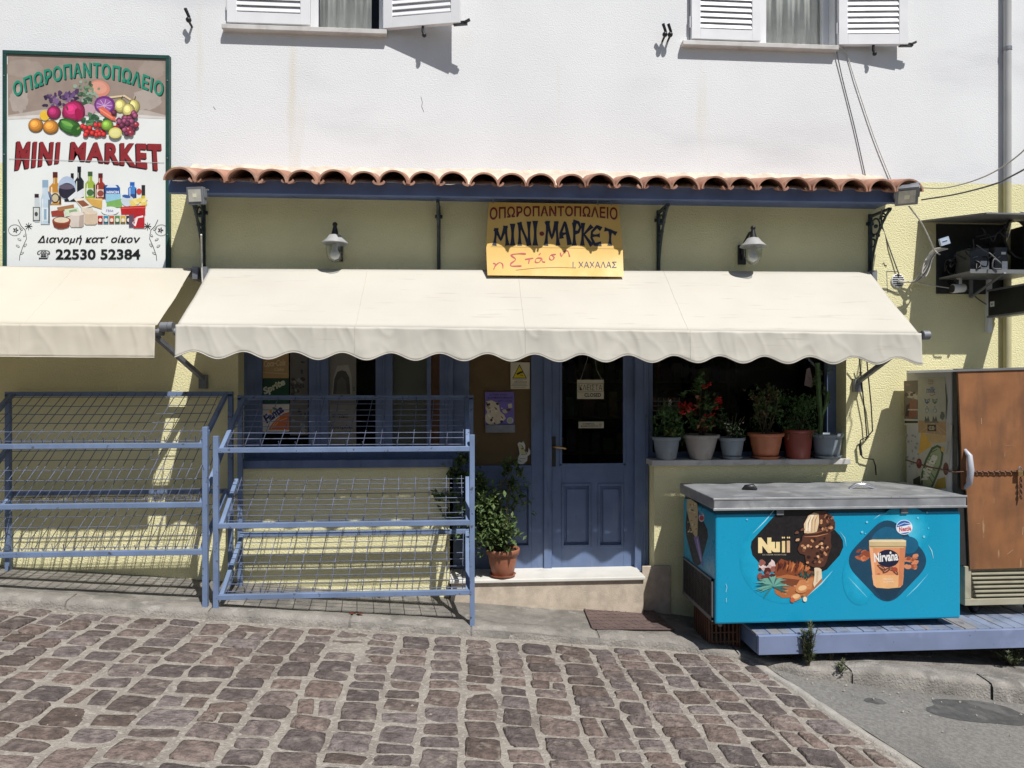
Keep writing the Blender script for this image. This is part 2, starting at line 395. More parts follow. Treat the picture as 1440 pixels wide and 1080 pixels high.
# columns of stones run away from the shop front and fan out slightly
x = -6.6
while x < 3.2:
    wd = rnd.uniform(.165, .265); y = -0.745-rnd.uniform(0, .05)
    while y > -5.2:
        ln = rnd.choice((rnd.uniform(.10, .15), rnd.uniform(.14, .24)))
        yc = y-ln/2; fan = 1+0.05*(yc+0.7) * (-1)*0.35
        off = 0.035*nz(x, yc, 0.9, 4)
        xa, xb = (x+off)*fan, (x+wd+off)*fan
        lim = bnd(yc)-0.09
        gp = rnd.uniform(.007, .015)
        if xa < lim-0.08 and yc > -4.9:
            if rnd.random() < 0.13 and wd > .22:
                m = (xa+xb)/2+rnd.uniform(-.02, .02); stone(xa+gp, m-gp*.7, y-ln+gp*.8, y-gp*.8); stone(m+gp*.7, min(xb-gp, lim), y-ln+gp*.8, y-gp*.8)
            else: stone(xa+gp, min(xb-gp, lim), y-ln+gp*.8, y-gp*.8)
        y -= ln
    x += wd
structure(bed.build('road', M_JOINT, base=(0, 0, 0)))

# asphalt of the side road, with its pale concrete edging
asp = MB(); P = []
for i in range(61):
    row = []
    for j in range(41):
        y = -0.78-6.0*j/40; x = bnd(y)+0.03+(12-bnd(y))*(i/60)**1.5
        row.append((x, y, zroad(x)-0.002+0.006*nz(x, y, 1.6, 1)))
    P.append(row)
asp.grid(P); asp.fixn = False
structure(asp.build('asphalt', M_ASPH, base=(0, 0, 0)))
edge = MB(); P = []
for j in range(60):
    y = -0.80-4.2*j/59; a = bnd(y)-0.075+0.012*nz(0, y, 6, 2); b = bnd(y)+0.012+0.015*nz(0, y, 5, 7)
    P.append([(x, y, zroad(x)+dz+0.003*nz(x, y, 8)) for x, dz in ((a, -0.01), (a+.012, .012), ((a+b)/2, .015), (b-.012, .011), (b, -0.012))])
edge.grid(P); edge.fixn = False
structure(edge.build('edging', pmat('edging_concrete', (0.37, 0.345, 0.31), 0.95, 0.15, 12, bump=0.8, bs=90, bd=0.01, stain=(0.2, 0.19, 0.17), ss=5, st=(0.55, 0.75)), base=(0, 0, 0)))
def patch(px, py, rx, ry, seed):       # dark damp stain on the asphalt, a thin film
    d = ray(px, py); t = (zroad(3.0)-CAM.z)/d.z
    for _ in range(8): t = (zroad((CAM+d*t).x)-CAM.z)/d.z
    c = CAM+d*t; m = MB(); n = 36; vs = [(c.x, c.y, zroad(c.x)+0.0015+0.006*nz(c.x, c.y, 1.6, 1))]
    for k in range(n):
        a = 2*math.pi*k/n; q = 1+0.35*nz(math.cos(a), math.sin(a), 1.3, seed)
        x, y = c.x+rx*q*math.cos(a), c.y+ry*q*math.sin(a); vs.append((x, y, zroad(x)+0.0005+0.006*nz(x, y, 1.6, 1)))
    m.add(vs, [(0, k+1, (k+1) % n+1) for k in range(n)]); m.fixn = False
    o = structure(m.build('asphalt_patch', pmat('dark_asphalt_patch', (0.075, 0.073, 0.072), 0.9, 0.2, 20, bump=0.8, bs=150, bd=0.008, stain=(0.13, 0.125, 0.12), ss=9, st=(0.5, 0.65)), base=(0, 0, 0)))
patch(1378, 1001, .34, .17, 3); patch(1231, 985, .07, .045, 8)

def LOWR(x):                         # dip and rise of the pavement along the slope
    if x < 1.6: return 0.0
    if x < 2.2: return 0.03*(x-1.6)/0.6
    return max(-0.05, 0.03-0.115*(x-2.2))
# pavement slab with a worn kerb
pv = MB(); P = []
xs = [-8+i*0.08 for i in range(250)]
for x in xs:
    k = kerb_y(x); row = []
    lowr = LOWR(x)
    row.append((x, k+0.008*nz(x, 0, 4), zroad(x)-0.06))
    for j in range(15):
        y = k+0.012*nz(x, 0, 5, 3)+(0.30-k)*j/14
        row.append((x, y, zpave(x)-lowr+0.006*nz(x, y, 2.3)+0.004*nz(x, y, 9, 6)-(0.012 if j == 0 else 0)))
    P.append(row)
pv.grid(P); pv.fixn = False
structure(pv.build('pavement', M_CONC, base=(0, 0, 0)))
kb = MB(); x = -7.6
while x < 9:
    L = rnd.uniform(.75, 1.15) if x < 2 else rnd.uniform(.4, .9); x2 = x+L-0.014; P = []
    jog = rnd.uniform(-.012, .012)
    for i in range(13):
        xx = x+(x2-x)*i/12; k = kerb_y(xx)+jog; row = []
        lowr = LOWR(xx)
        zt = zpave(xx)-lowr+0.010; e = 0.010*nz(xx, 1, 7, 4)
        eo = 0.02 if i in (0, 12) else 0
        for y, z in ((k-0.012+e, zroad(xx)-0.05), (k-0.010+e, zt-0.035), (k+0.004+e, zt-0.012), (k+0.03, zt-0.002-eo*.3), (k+0.14, zt+0.002*nz(xx, 3, 9)), (k+0.165+e, zt-0.02)):
            row.append((xx, y, z+0.004*nz(xx, y, 8, 1)))
        P.append(row)
    kb.grid(P); x += L
kb.fixn = False
structure(kb.build('kerb', pmat('kerb_concrete', (0.27, 0.25, 0.225), 0.95, 0.16, 8, bump=0.9, bs=70, bd=0.014, stain=(0.15, 0.14, 0.125), ss=5, st=(0.5, 0.7), sa=0.8, stain2=(0.36, 0.34, 0.31), ss2=13, st2=(0.58, 0.7)), base=(0, 0, 0)))

# ================================================================== BUILDING
BLD = thing('building', 'two storey shop building with white stucco above and pale yellow stucco at street level', 'building', (0, 0, 0))
xa0, xa1 = ax(335), ax(1190)          # wide shop opening
xd0, xd1 = ax(632), ax(920)           # door gap between the low walls
ZS = 1.75-0.635                       # top of the low walls
ZL = 2.30                             # underside of lintel
ZB = 3.47                             # paint boundary
WT = 0.30
yw = MB()
yw.box(-8, xa0, 0, WT, -1.4, ZB); yw.box(xa1, 9, 0, WT, -1.6, ZB)
yw.box(xa0, xa1, 0, WT, ZL, ZB)
yw.box(xa0, xd0, 0, WT, -1.2, ZS); yw.box(xd1, xa1, 0, WT, -1.2, ZS)
yw.build('wall', M_YELLOW, BLD, 'pale yellow stucco of the ground floor')
ww = MB()
W1 = (ax(322), ax(540)); W2 = (ax(970), ax(1174))
ZW = at(430, 40, 0).z; ZW2 = at(1070, 66, 0).z
ZW = (ZW+ZW2)/2; ZT = ZW+1.35
ww.box(-8, W1[0], 0, WT, ZB, 7.2); ww.box(W1[0], W1[1], 0, WT, ZB, ZW); ww.box(W1[0], W1[1], 0, WT, ZT, 7.2)
ww.box(W1[1], W2[0], 0, WT, ZB, 7.2); ww.box(W2[0], W2[1], 0, WT, ZB, ZW); ww.box(W2[0], W2[1], 0, WT, ZT, 7.2)
ww.box(W2[1], 9, 0, WT, ZB, 7.2)
ww.build('wall', M_WHITE, BLD, 'white stucco of the upper floor')
sh = MB()
sh.box(-8, -7.7, WT, 6, -1.4, 7.2); sh.box(8.7, 9, WT, 6, -1.6, 7.2); sh.box(-8, 9, 6, 6.3, -1.6, 7.2); sh.box(-8, 9, -0.12, 6.3, 7.2, 7.45)
sh.build('shell', M_WHITE, BLD)
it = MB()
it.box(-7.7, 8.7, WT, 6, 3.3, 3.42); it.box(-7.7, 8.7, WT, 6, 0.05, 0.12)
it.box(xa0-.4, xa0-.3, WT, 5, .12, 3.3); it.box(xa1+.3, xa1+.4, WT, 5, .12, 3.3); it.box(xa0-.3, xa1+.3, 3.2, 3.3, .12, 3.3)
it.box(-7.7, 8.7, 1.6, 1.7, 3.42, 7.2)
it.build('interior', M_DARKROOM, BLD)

# ---- doorstep
st = MB(); zst = 1.75-1.56
xs0, xs1 = ax(634, -.13), ax(906, -.13)
st.box(xs0, xs1, -0.11, 0.30, -0.6, zst-0.028, M_STONE)
st.box(xs0-.01, xs1+.01, -0.135, 0.30, zst-0.028, zst, M_MARBLE)
pq = at(926, 830, 0)
st.box(xs1+.012, ax(942), -0.022, 0.0, -0.6, at(926, 795, 0).z, M_STONE)
st.build('doorstep', M_STONE, BLD, bevel=.006)

# ---- joinery of the shop front
def rc(mb, px0, py0, px1, py1, Y, d, mat=None):
    a, b = at(px0, py0, Y), at(px1, py1, Y); mb.box(a.x, b.x, Y, Y+d, b.z, a.z, mat)
def pane(px0, py0, px1, py1, Y, name, parent, mat=None):
    a, b = at(px0, py0, Y), at(px1, py1, Y); m = MB()
    m.add([(a.x, Y, b.z), (b.x, Y, b.z), (b.x, Y, a.z), (a.x, Y, a.z)], [(0, 1, 2, 3)]); m.fixn = False; return m.build(name, mat or M_GLASS, parent)
TOPPX = 440
DY = 0.20
dr = MB()                              # right leaf
for b in ((776, TOPPX, 790, 800), (877, TOPPX, 893, 800)): rc(dr, *b, DY, .045)
rc(dr, 790, 655, 877, 680, DY, .045); rc(dr, 790, 770, 877, 800, DY, .045); rc(dr, 790, TOPPX, 877, 462, DY, .045)
rc(dr, 831, 680, 841, 770, DY, .045)
for a, b in ((790, 831), (841, 877)):
    rc(dr, a, 680, b, 770, DY+.022, .015)                      # sunken panel ground
    rc(dr, a+7, 688, b-7, 762, DY+.010, .014)                  # raised field
    for q in ((a, 680, a+3, 770), (b-3, 680, b, 770), (a+3, 680, b-3, 683.5), (a+3, 766.5, b-3, 770)): rc(dr, *q, DY-.008, .03)
for q in ((787, 465, 790.5, 655), (876.5, 465, 880, 655), (787, 652, 880, 656)): rc(dr, *q, DY-.008, .02)
door = dr.build('door', M_BLUE, BLD, 'blue wooden door leaf with a dark glass pane', bevel=.003)
pane(790, 462, 877, 655, DY+.02, 'pane', door)
h = MB(); rc(h, 775.5, 614, 781.5, 656, DY-.006, .006, M_BLACK)
p = at(778.5, 628, DY-.006); 
h.tube([p, p+Vector((0, -.045, 0)), p+Vector((.02, -.05, 0)), p+Vector((.06, -.05, -.004)), p+Vector((.10, -.047, -.014))], [.009, .009, .010, .009, .007], 10, pmat('brass', (0.5, 0.33, 0.15), 0.35, 0.1, 20, metal=0.9, bump=0))
q = at(778.5, 646, DY-.007); h.sphere(q, .006, 6, M_BLACK)
h.build('handle', M_BLACK, door)
dl = MB()                              # fixed left leaf
rc(dl, 747, TOPPX, 765, 800, DY, .045); rc(dl, 637, TOPPX, 660, 800, DY, .045)
rc(dl, 660, 655, 747, 680, DY, .045); rc(dl, 660, 772, 747, 800, DY, .045); rc(dl, 660, TOPPX, 747, 462, DY, .045)
rc(dl, 660, 680, 747, 772, DY+.022, .015); rc(dl, 674, 690, 741, 764, DY+.010, .014)
for q in ((660, 680, 664, 772), (743, 680, 747, 772), (664, 680, 743, 683.5), (664, 768, 743, 772)): rc(dl, *q, DY-.008, .03)
doorl = dl.build('door', M_BLUE, BLD, 'fixed blue door leaf with brown paper behind its pane', bevel=.003)
pane(660, 462, 747, 655, DY+.02, 'pane', doorl)
pm = MB(); rc(pm, 660, 462, 747, 655, DY+.034, .006)
pm.build('backing_board', pmat('brown_backing_paper', (0.46, 0.29, 0.155), 0.9, 0.08, 3, stain=(0.37, 0.23, 0.115), ss=4, st=(0.5, 0.8), bump=0.2, bs=12, bd=.02), doorl)
fm = MB()
rc(fm, 765, TOPPX, 776, 803, DY-.022, .06)                     # astragal
rc(fm, 893, TOPPX, 912, 803, DY-.05, .10)                      # door post
rc(fm, 905.5, TOPPX, 908, 803, DY-.058, .012)
fm.build('door_frame', M_BLUE, BLD, bevel=.003)

WY = 0.16
wl = MB()
for x0, x1 in ((334, 368), (434, 462), (528, 552), (600, 606), (618, 637)): rc(wl, x0, TOPPX, x1, 648, WY, .06)
for x0, x1 in ((343, 346), (358, 361), (445, 450), (538, 541), (626, 629)): rc(wl, x0, TOPPX, x1, 646, WY-.008, .012)
for a, b in ((368, 434), (462, 528), (552, 600), (606, 618)):
    rc(wl, a, 628, b, 648, WY, .06); rc(wl, a, TOPPX, b, 455, WY, .06)
rc(wl, 334, 648, 637, 657, WY-.19, .25)                        # blue sill board
wnl = wl.build('shop_window', M_BLUE, BLD, 'blue wooden shop window left of the door', bevel=.003)
for a, b in ((368, 434), (462, 528), (552, 600)): pane(a, 455, b, 628, WY+.03, 'pane', wnl)
bl = MB(); rc(bl, 546, 450, 604, 632, WY+.05, .004)
bl.build('blind', pmat('grey_green_blind', (0.30, 0.31, 0.27), 0.9, 0.08, 4, bump=.05), wnl)
cu = MB(); rc(cu, 606, 450, 618, 632, WY+.05, .01)
cu.build('curtain', pmat('brown_curtain', (0.17, 0.09, 0.05), 0.9, 0.15, 12, bump=.1), wnl)
# right shop window
wr = MB()
rc(wr, 1163, TOPPX, 1176, 645, WY, .06); rc(wr, 912, TOPPX, 918, 645, WY+.02, .06)
rc(wr, 918, 636, 1163, 645, WY+.02, .05); rc(wr, 918, TOPPX, 1163, 455, WY, .06)
wnr = wr.build('shop_window', M_BLUE, BLD, 'wide shop window with a row of flower pots on its sill', bevel=.003)
pane(918, 455, 1163, 636, WY+.045, 'pane', wnr)
sl_ = MB(); a, b = at(917, 645, -.04), at(1196, 653, -.04)
sl_.box(a.x, b.x, -.045, .20, b.z, ZS+.006+.0)
sl_.build('sill', pmat('grey_marble_sill', (0.52, 0.50, 0.48), 0.55, 0.1, 6, stain=(0.33, 0.31, 0.29), ss=9, st=(0.55, 0.7)), wnr, bevel=.004)
ZSILL = ZS+.006

# goods dimly seen inside
for (px, py, n, mm, c, lab) in ((917, 578, 3, 5, (150, 140, 130), 'white wire basket of small packets behind the glass near the door'),):
    r0 = at(px, py, .42); t = thing('goods_rack', lab, 'goods rack', (r0.x+.1, .42, r0.z))
    m = MB()
    for k in range(n):
        z = r0.z+k*.042
        m.box(r0.x, r0.x+.24, .40, .50, z, z+.006)
        for j in range(mm+1): m.bar((r0.x+.24*j/mm, .40, z), (r0.x+.24*j/mm, .40, z+.035), .004)
    m.build('basket', M_PVC, t)
    m = MB()
    for k in range(n):
        for j in range(mm): m.box(r0.x+.24*j/mm+.006, r0.x+.24*(j+1)/mm-.006, .41, .48, r0.z+k*.042+.007, r0.z+k*.042+.034, ink(random.choice((150, 120, 90)), 90, 80))
    m.build('packet', M_PVC, t)
t = thing('display_case', 'dim wooden shelves of goods inside the dark shop', 'shelves', (1.6, 2.6, .12))
m = MB()
for k in range(5): m.box(.5, 3.2, 2.5, 2.9, .5+k*.42, .53+k*.42)
for x in (.5, 1.4, 2.3, 3.18): m.box(x-.02, x+.02, 2.48, 2.92, .12, 2.4)
m.build('shelf', pmat('shelf_wood', (0.2, 0.14, 0.09), 0.7), t)
m = MB()
for k in range(4):
    x = .55
    while x < 3.1:
        wd = random.uniform(.05, .14); m.box(x, x+wd, 2.52, 2.7, .532+k*.42, .532+k*.42+random.uniform(.12, .3), ink(random.randint(60, 200), random.randint(50, 170), random.randint(40, 150))); x += wd+random.uniform(.01, .05)
m.build('packet', M_PVC, t)

# ---- upper windows with louvred shutters
M_SHUT = pmat('white_shutter_paint', (0.80, 0.80, 0.82), 0.4, 0.03, 5, bump=0.03)
M_CURT = pmat('grey_curtain', (0.72, 0.71, 0.69), 0.9, 0.06, 8, bump=0.0)
def shutter(parent, hinge, wdir, wid, z0, z1, nrm, label):
    # hinge: x, y of the hinge line; wdir: unit vector along the leaf; nrm: outward unit vector
    h, wd, nn = Vector((*hinge, 0)), Vector((*wdir, 0)).normalized(), Vector((*nrm, 0)).normalized()
    m = MB(); T = .04; S = .075
    def sl(u0, u1, a, b, d0=0, d1=T):
        vs = [h+wd*u+nn*d+UP*z for u in (u0, u1) for d in (d0, d1) for z in (a, b)]
        m.add(vs, [(0, 1, 3, 2), (4, 6, 7, 5), (0, 4, 5, 1), (2, 3, 7, 6), (0, 2, 6, 4), (1, 5, 7, 3)])
    sl(0, S, z0, z1); sl(wid-S, wid, z0, z1); sl(S, wid-S, z0, z0+.085); sl(S, wid-S, z1-.085, z1)
    z = z0+.092
    while z < z1-.12:
        vs = [h+wd*u+nn*d+UP*(z+dz) for u in (S-.002, wid-S+.002) for d, dz in ((T*.82, 0), (T*.94, .004), (T*.52, .052), (T*.40, .048))]
        m.add(vs, [(0, 1, 2, 3), (7, 6, 5, 4), (0, 4, 5, 1), (1, 5, 6, 2), (2, 6, 7, 3), (3, 7, 4, 0)]); z += .047
    o = m.build('shutter', M_SHUT, parent, label, bevel=.002)
    k = MB()                                       # hinges and the black bar at the bottom
    for zz in (z0+.10, z1-.2):
        k = MB(); k.tube([h+nn*T*.5+UP*zz-wd*.006, h+nn*T*.5+UP*(zz+.09)-wd*.006], .008, 8, M_SHUT)
        k.build('hinge', M_SHUT, o)
    return o, h, wd, nn
def upper_window(X, pxs, lab, ang):
    x0, x1 = X; w_ = x1-x0; half = w_/2
    m = MB(); d = .10
    for a, b, c, e in ((x0, x0+.05, ZW, ZT), (x1-.05, x1, ZW, ZT), (x0+.05, x1-.05, ZW, ZW+.035), (x0+.05, x1-.05, ZT-.05, ZT)): m.box(a, b, d, d+.06, c, e)
    xm = ax(pxs[1]+4, d); m.box(xm-.035, xm+.035, d, d+.05, ZW+.035, ZT-.05)
    win = m.build('window', M_SHUT, BLD, lab, bevel=.003)
    q = MB(); q.add([(x0+.05, d+.03, ZW+.035), (x1-.05, d+.03, ZW+.035), (x1-.05, d+.03, ZT-.05), (x0+.05, d+.03, ZT-.05)], [(0, 1, 2, 3)]); q.fixn = False; q.build('pane', M_UGLASS, win)
    c = MB(); P = []
    cx0, cx1 = ax(pxs[1]+12, .16), ax(pxs[2]-18, .16)
    for i in range(61):
        x = cx0+(cx1-cx0)*i/60; P.append([(x, .19+.016*math.sin(i*.42)+.006*math.sin(i*1.0+1), z) for z in (ZW-.02, ZT+.05)])
    c.grid(P); c.build('curtain', M_CURT, win, solid=.002)
    s = MB(); a = at(pxs[0]-10, 0, -.05).x; b = at(pxs[3]-1, 0, -.05).x
    s.box(a, b, -.06, d, ZW-.04, ZW-.002); s.build('sill', pmat('window_sill_marble', (0.60, 0.58, 0.56), 0.55, 0.1, 6, stain=(.42, .40, .37), ss=7, st=(.5, .75)), win, bevel=.004)
    wleaf = ax(pxs[1], -.02)-x0
    shutter(win, (x0, -.012), (1, 0), wleaf, ZW+.015, ZT-.02, (0, -1), 'closed left shutter leaf')
    o, h_, wd, nn = shutter(win, (x1+.008, -.018), (math.cos(ang), -math.sin(ang)), wleaf*.98, ZW+.005, ZT-.02, (-math.sin(ang), -math.cos(ang)), 'shutter leaf standing open')
    k = MB(); p = h_+wd*(wleaf*.5)+nn*.02+UP*(ZW-.0)      # catch under the open leaf
    k.tube([p+UP*.02, p-UP*.035-nn*.0, p-UP*.06+wd*.012], .011, 8); k.sphere(p-UP*.065+wd*.012, .018, 6)
    k.build('shutter_catch', M_BLACK, o); k = MB()
    e = h_+wd*wleaf*.98+nn*.02+UP*(ZW+.01); k.bar(e-wd*.06-nn*.01, e+wd*.05-nn*.01, .03, .026); k.bar(e+wd*.03, e+wd*.075+UP*.02, .02, .016)
    k.build('shutter_bolt', M_BLACK, o)
upper_window(W1, (322, 437, 540, 545), 'upper window on the left with one open shutter', R(13))
upper_window(W2, (970, 1068, 1174, 1180), 'upper window on the right with one open shutter', R(5))
def wall_catch(px, py, dbl):
    p = at(px, py, 0); m = MB()
    m0 = m
    for dx in ((0,) if not dbl else (-.014, .03)):
        m = MB()
        m.tube([p+Vector((dx, 0, -.01)), p+Vector((dx, -.06, 0)), p+Vector((dx+.005, -.075, .03)), p+Vector((dx-.02, -.085, .09))], [.009, .010, .012, .013], 8)
        m.sphere(p+Vector((dx, -.07, .01)), .022, 6)
        m.build('shutter_catch', M_BLACK, BLD)
ck = MB()
for pts in (((592, 136), (594, 144), (593, 150), (596, 157)), ((744, 238), (746, 243)), ((300, 150), (303, 154))):
    ck = MB(); ck.tube([at(px, py, -.0003) for px, py in pts], .0022, 4)
    ck.build('crack', pmat('crack_shadow', (.2, .19, .18), .9, .1, bump=0), BLD)
db = MB(); rd_ = random.Random(31)
for k in range(420):                 # grit and chips lying along the kerb and in the joints
    x = rd_.uniform(-3.6, 3.6); y = kerb_y(x)-abs(rd_.gauss(0, .25))-.02 if k < 260 else rd_.uniform(-3.6, -.8)
    s_ = rd_.uniform(.003, .010); z_ = zroad(x)+.004; c_ = Vector((x, y, z_)); a_ = rd_.uniform(0, 6.28)
    p_ = [c_+Vector((s_*math.cos(a_+t)*rd_.uniform(.6, 1.2), s_*math.sin(a_+t)*rd_.uniform(.6, 1.2), 0)) for t in (0, 1.5, 3, 4.6)]
    db.add(p_+[c_+Vector((0, 0, s_*.9))], [(0, 1, 4), (1, 2, 4), (2, 3, 4), (3, 0, 4)])
o = db.build('gravel', pmat('pale_grit', (.33, .29, .24), .95, .4, 40, bump=0), base=(0, 0, 0)); o['kind'] = 'stuff'; o['label'] = 'grit and small chips scattered along the kerb'
wall_catch(270, 36, False); wall_catch(934, 56, True)
# ================================================================== TILED CANOPY
TF = -0.45
tx0, tx1 = at(228, 258, TF).x, at(1297, 268, TF).x
NT = 26; sp = (tx1-tx0)/NT
CAN = thing('tiled_canopy', 'long narrow terracotta tile canopy on a blue beam above the shop front', 'canopy', ((tx0+tx1)/2, 0, 3.1))
bx0, bx1 = ax(237, -.33), ax(1268, -.33)
m = MB(); m.prism([(bx0, -.33, 3.178), (bx1, -.33, 3.206), (bx1, -.33, 3.318), (bx0, -.33, 3.288)], (0, .055, 0))
m.build('beam', M_BEAM, CAN, bevel=.004)
m = MB(); m.box(bx0+.02, bx1-.02, -.27, -.0, 3.235, 3.25)
m.build('soffit', M_BEAM, CAN)
def ztile(y): return 3.235+(y-TF)/0.45*0.13
tl = MB(); rt = random.Random(5)
for i in range(NT):
    xc = tx0+sp*(i+.5)+rt.uniform(-.008, .008); tz = .0058*(xc+2.1)-.004; skew = rt.uniform(-.012, .012)+(.05 if i < 3 else .012); r0 = .112; dz = tz+rt.uniform(-.006, .006)
    fy = TF+rt.uniform(-.012, .012); n = 14
    for (ro, ri) in ((r0, r0-.013),):
        secs = []
        for yy, kk in ((fy, 1.0), (fy+.22, .96), (0.0, .90)):
            xx = xc+skew*(yy-fy)/.45; o_ = []; i_ = []
            for k in range(n+1):
                t = math.pi*k/n; o_.append((xx+ro*kk*math.cos(t), yy, ztile(yy)+dz+ro*kk*.90*math.sin(t))); i_.append((xx+ri*kk*math.cos(t), yy, ztile(yy)+dz+ri*kk*.89*math.sin(t)))
            secs.append((o_, i_))
        tl.grid([s_[0] for s_ in secs]); tl.grid([s_[1][::-1] for s_ in secs])
        a, b = secs[0]; tl.grid([a, b], smooth=False)
        for e in (0, n): tl.grid([[s_[0][e] for s_ in secs], [s_[1][e] for s_ in secs]], smooth=False)
for i in range(NT+0):                       # channel tiles between the barrels
    xc = tx0+sp*(i+1); fy = TF+.02+rt.uniform(-.012, .012); n = 8; r0 = .048; tz = .0058*(xc+2.1)-.004
    if i == NT-1: continue
    secs = []
    for yy in (fy, 0.0):
        secs.append(([(xc+r0*math.cos(math.pi+math.pi*k/n), yy, ztile(yy)+tz+.018+r0*.6*math.sin(math.pi+math.pi*k/n)) for k in range(n+1)],
                     [(xc+(r0-.012)*math.cos(math.pi+math.pi*k/n), yy, ztile(yy)+tz+.028+(r0-.012)*.6*math.sin(math.pi+math.pi*k/n)) for k in range(n+1)]))
    tl.grid([s_[0] for s_ in secs]); tl.grid([s_[1] for s_ in secs]); tl.grid([secs[0][0], secs[0][1]], smooth=False)
tl.build('roof_tiles', M_TILE, CAN)
mo = MB(); P = []
for i in range(401):
    x = tx0+.05+(tx1-tx0-.1)*i/400; row = []
    for y in (-.40, -.36, -.28, -.18, -.10, -.04, 0.0):
        bump = max(0, (y+.16))*.78
        row.append((x, y, ztile(y)+.0058*(x+2.1)-.006+.035*min(1, (y+.42)/.1)+bump*.75+.014*nz(x, y, 9, 2)))
    P.append(row)
mo.grid(P); mo.fixn = False
mo.build('mortar_bed', M_MORTAR, CAN)
def bracket(px):
    x = ax(px, -.02); m = MB(); s = .011; zt, zb = 3.185, 2.60
    m.bar((x, -.018, zb), (x, -.018, zt), .028, .02); m.bar((x, -.01, zt-.02), (x, -.30, zt-.02), .026, .018)
    pts = [(x, -.30+.27*(1-(1-t)**1.6), zt-.03-.48*t**1.35) for t in [k/14 for k in range(15)]]
    m.tube(pts, .011, 6)
    def ring(cy, cz, r, a0=0, a1=360, rr=.007, shrink=0):
        n = 18; m.tube([(x, cy+r*(1-shrink*k/n)*math.cos(R(a0+(a1-a0)*k/n)), cz+r*(1-shrink*k/n)*math.sin(R(a0+(a1-a0)*k/n))) for k in range(n+1)], rr, 6)
    ring(-.09, zt-.12, .065); ring(-.20, zt-.075, .045, 0, 500, .007, .7); ring(-.055, zt-.25, .032, 0, 360); ring(-.13, zt-.19, .028, 200, 700, .006, .75)
    m.sphere((x, -.10, zt-.12), .018, 6); m.sphere((x, -.17, zt-.13), .016, 6); m.sphere((x, -.06, zt-.19), .014, 6)
    m.bar((x-.03, -.012, zt-.08), (x+.03, -.012, zt-.08), .02, .024); m.bar((x-.025, -.012, zb+.03), (x+.025, -.012, zb+.03), .02, .04)
    m.build('bracket', M_IRON, CAN)
for px in (286, 617, 926, 1224): bracket(px)

# ================================================================== AWNINGS
YR, YFR = -0.12, -0.76
def awning(x0, x1, zb0, zb1, zf0, zf1, drop, scal, name_label, seams, seed):
    T = thing('awning', name_label, 'awning', ((x0+x1)/2, 0, (zf0+zf1)/2-drop))
    NU = int((x1-x0)/.022); NV = 16; mt = M_AWN if scal else M_AWN2
    m = MB(); P = []
    for i in range(NU+1):
        u = i/NU; x = x0+(x1-x0)*u; zb, zf = zb0+(zb1-zb0)*u, zf0+(zf1-zf0)*u; row = []
        for j in range(NV+1):
            v = j/NV; y = YR+(YFR-YR)*v; z = zb+(zf-zb)*v
            sag = .012*math.sin(math.pi*v)*(.6+.6*nz(x, 0, .8, seed))
            e = min(u, 1-u)*(x1-x0)
            wr = .009*nz(x*1.0+v*.8, v*1.2, 2.2, seed+1)*math.sin(math.pi*v)+.005*math.exp(-e*4)*math.sin(9*v+e*14)*math.sin(math.pi*v)
            row.append((x, y-.2*sag, z-sag+wr))
        P.append(row)
    m.grid(P); m.fixn = False
    m.build('canopy_fabric', mt, T, solid=.0025); PT = P
    m = MB(); P = []
    for i in range(NU*2+1):
        u = i/(NU*2); x = x0+(x1-x0)*u; zf = zf0+(zf1-zf0)*u; row = []
        s_ = (.5-.5*math.cos(2*math.pi*((x-x0)/.335+.13))) if scal else 0.5
        zl = zf-drop+(.052*s_ if scal else .010*nz(x, 0, 1.2, 3))
        for j in range(13):
            v = j/12; z = zf+(zl-zf)*v
            fl = v*(.010*nz(x, 0, 2.4, seed)+.008*math.sin(2*math.pi*x/.335+1)*(1 if scal else .3)+.006*nz(x+v*.12, v*.12, 7.5, seed+4))+.010*v*v
            pk = .004*nz(x-v*.05, v*.05, 16, seed+2)*(1-.5*v)
            pk += .0045*max(0, 1-abs(nz(x-v*.07, v*.09, 7.5, seed+11))*4.5)**2*(1-.55*v)+.003*max(0, 1-abs(nz(x+v*.16, v*.2, 5.2, seed+15))*5)**2*v
            row.append((x, YFR-.028-fl-pk, z+.003*nz(x, v, 6)))
        P.append(row)
    m.grid(P); m.fixn = False
    vo = m.build('valance', mt, T, solid=.0025)
    hm = MB()
    hm.tube([P_[-1] for P_ in P], .0042, 5); hm.build('hem', mt, vo)
    m = MB(); m.tube([(x0-.03, YFR+.03, zf0-.045), (x1+.03, YFR+.03, zf1-.045)], .026, 14)
    m.tube([(x0-.055, YFR, zf0-.012), (x0-.025, YFR, zf0-.012)], .034, 12); m.tube([(x1+.025, YFR, zf1-.012), (x1+.075, YFR, zf1-.012)], .034, 12)
    m.build('front_bar', M_GREY, T)
    m = MB(); m.tube([(x0-.04, YR+.02, zb0-.03), (x1+.04, YR+.02, zb1-.03)], .036, 14)
    for x, z in ((x0-.03, zb0), (x1+.03, zb1)): m.box(x-.02, x+.02, YR-.03, 0, z-.085, z+.012)
    m.build('roller', M_GREY, T)
    for x, zf, o in (((x1-.03, zf1, -.02),) if scal else ((x0+.03, zf0, .02), (x1-.0, zf1, .05))):
        m = MB(); m.bar((x-o*1.6, YFR+.02, zf-.02), (x+o, -.03, zf-.36), .032, .032); m.box(x+o-.03, x+o+.03, -.045, 0, zf-.44, zf-.33)
        m.build('arm', M_GREY, T)
    for sx_ in seams:
        i = int((sx_-x0)/(x1-x0)*NU); s_ = MB(); s_.tube([p_+Vector((0, -.001, .001)) for p_ in map(Vector, PT[i])], .0018, 4); s_.tube([p_+Vector((0, -.002, 0)) for p_ in map(Vector, P[i*2])], .0018, 4); s_.build('seam', mt, T)
    return T
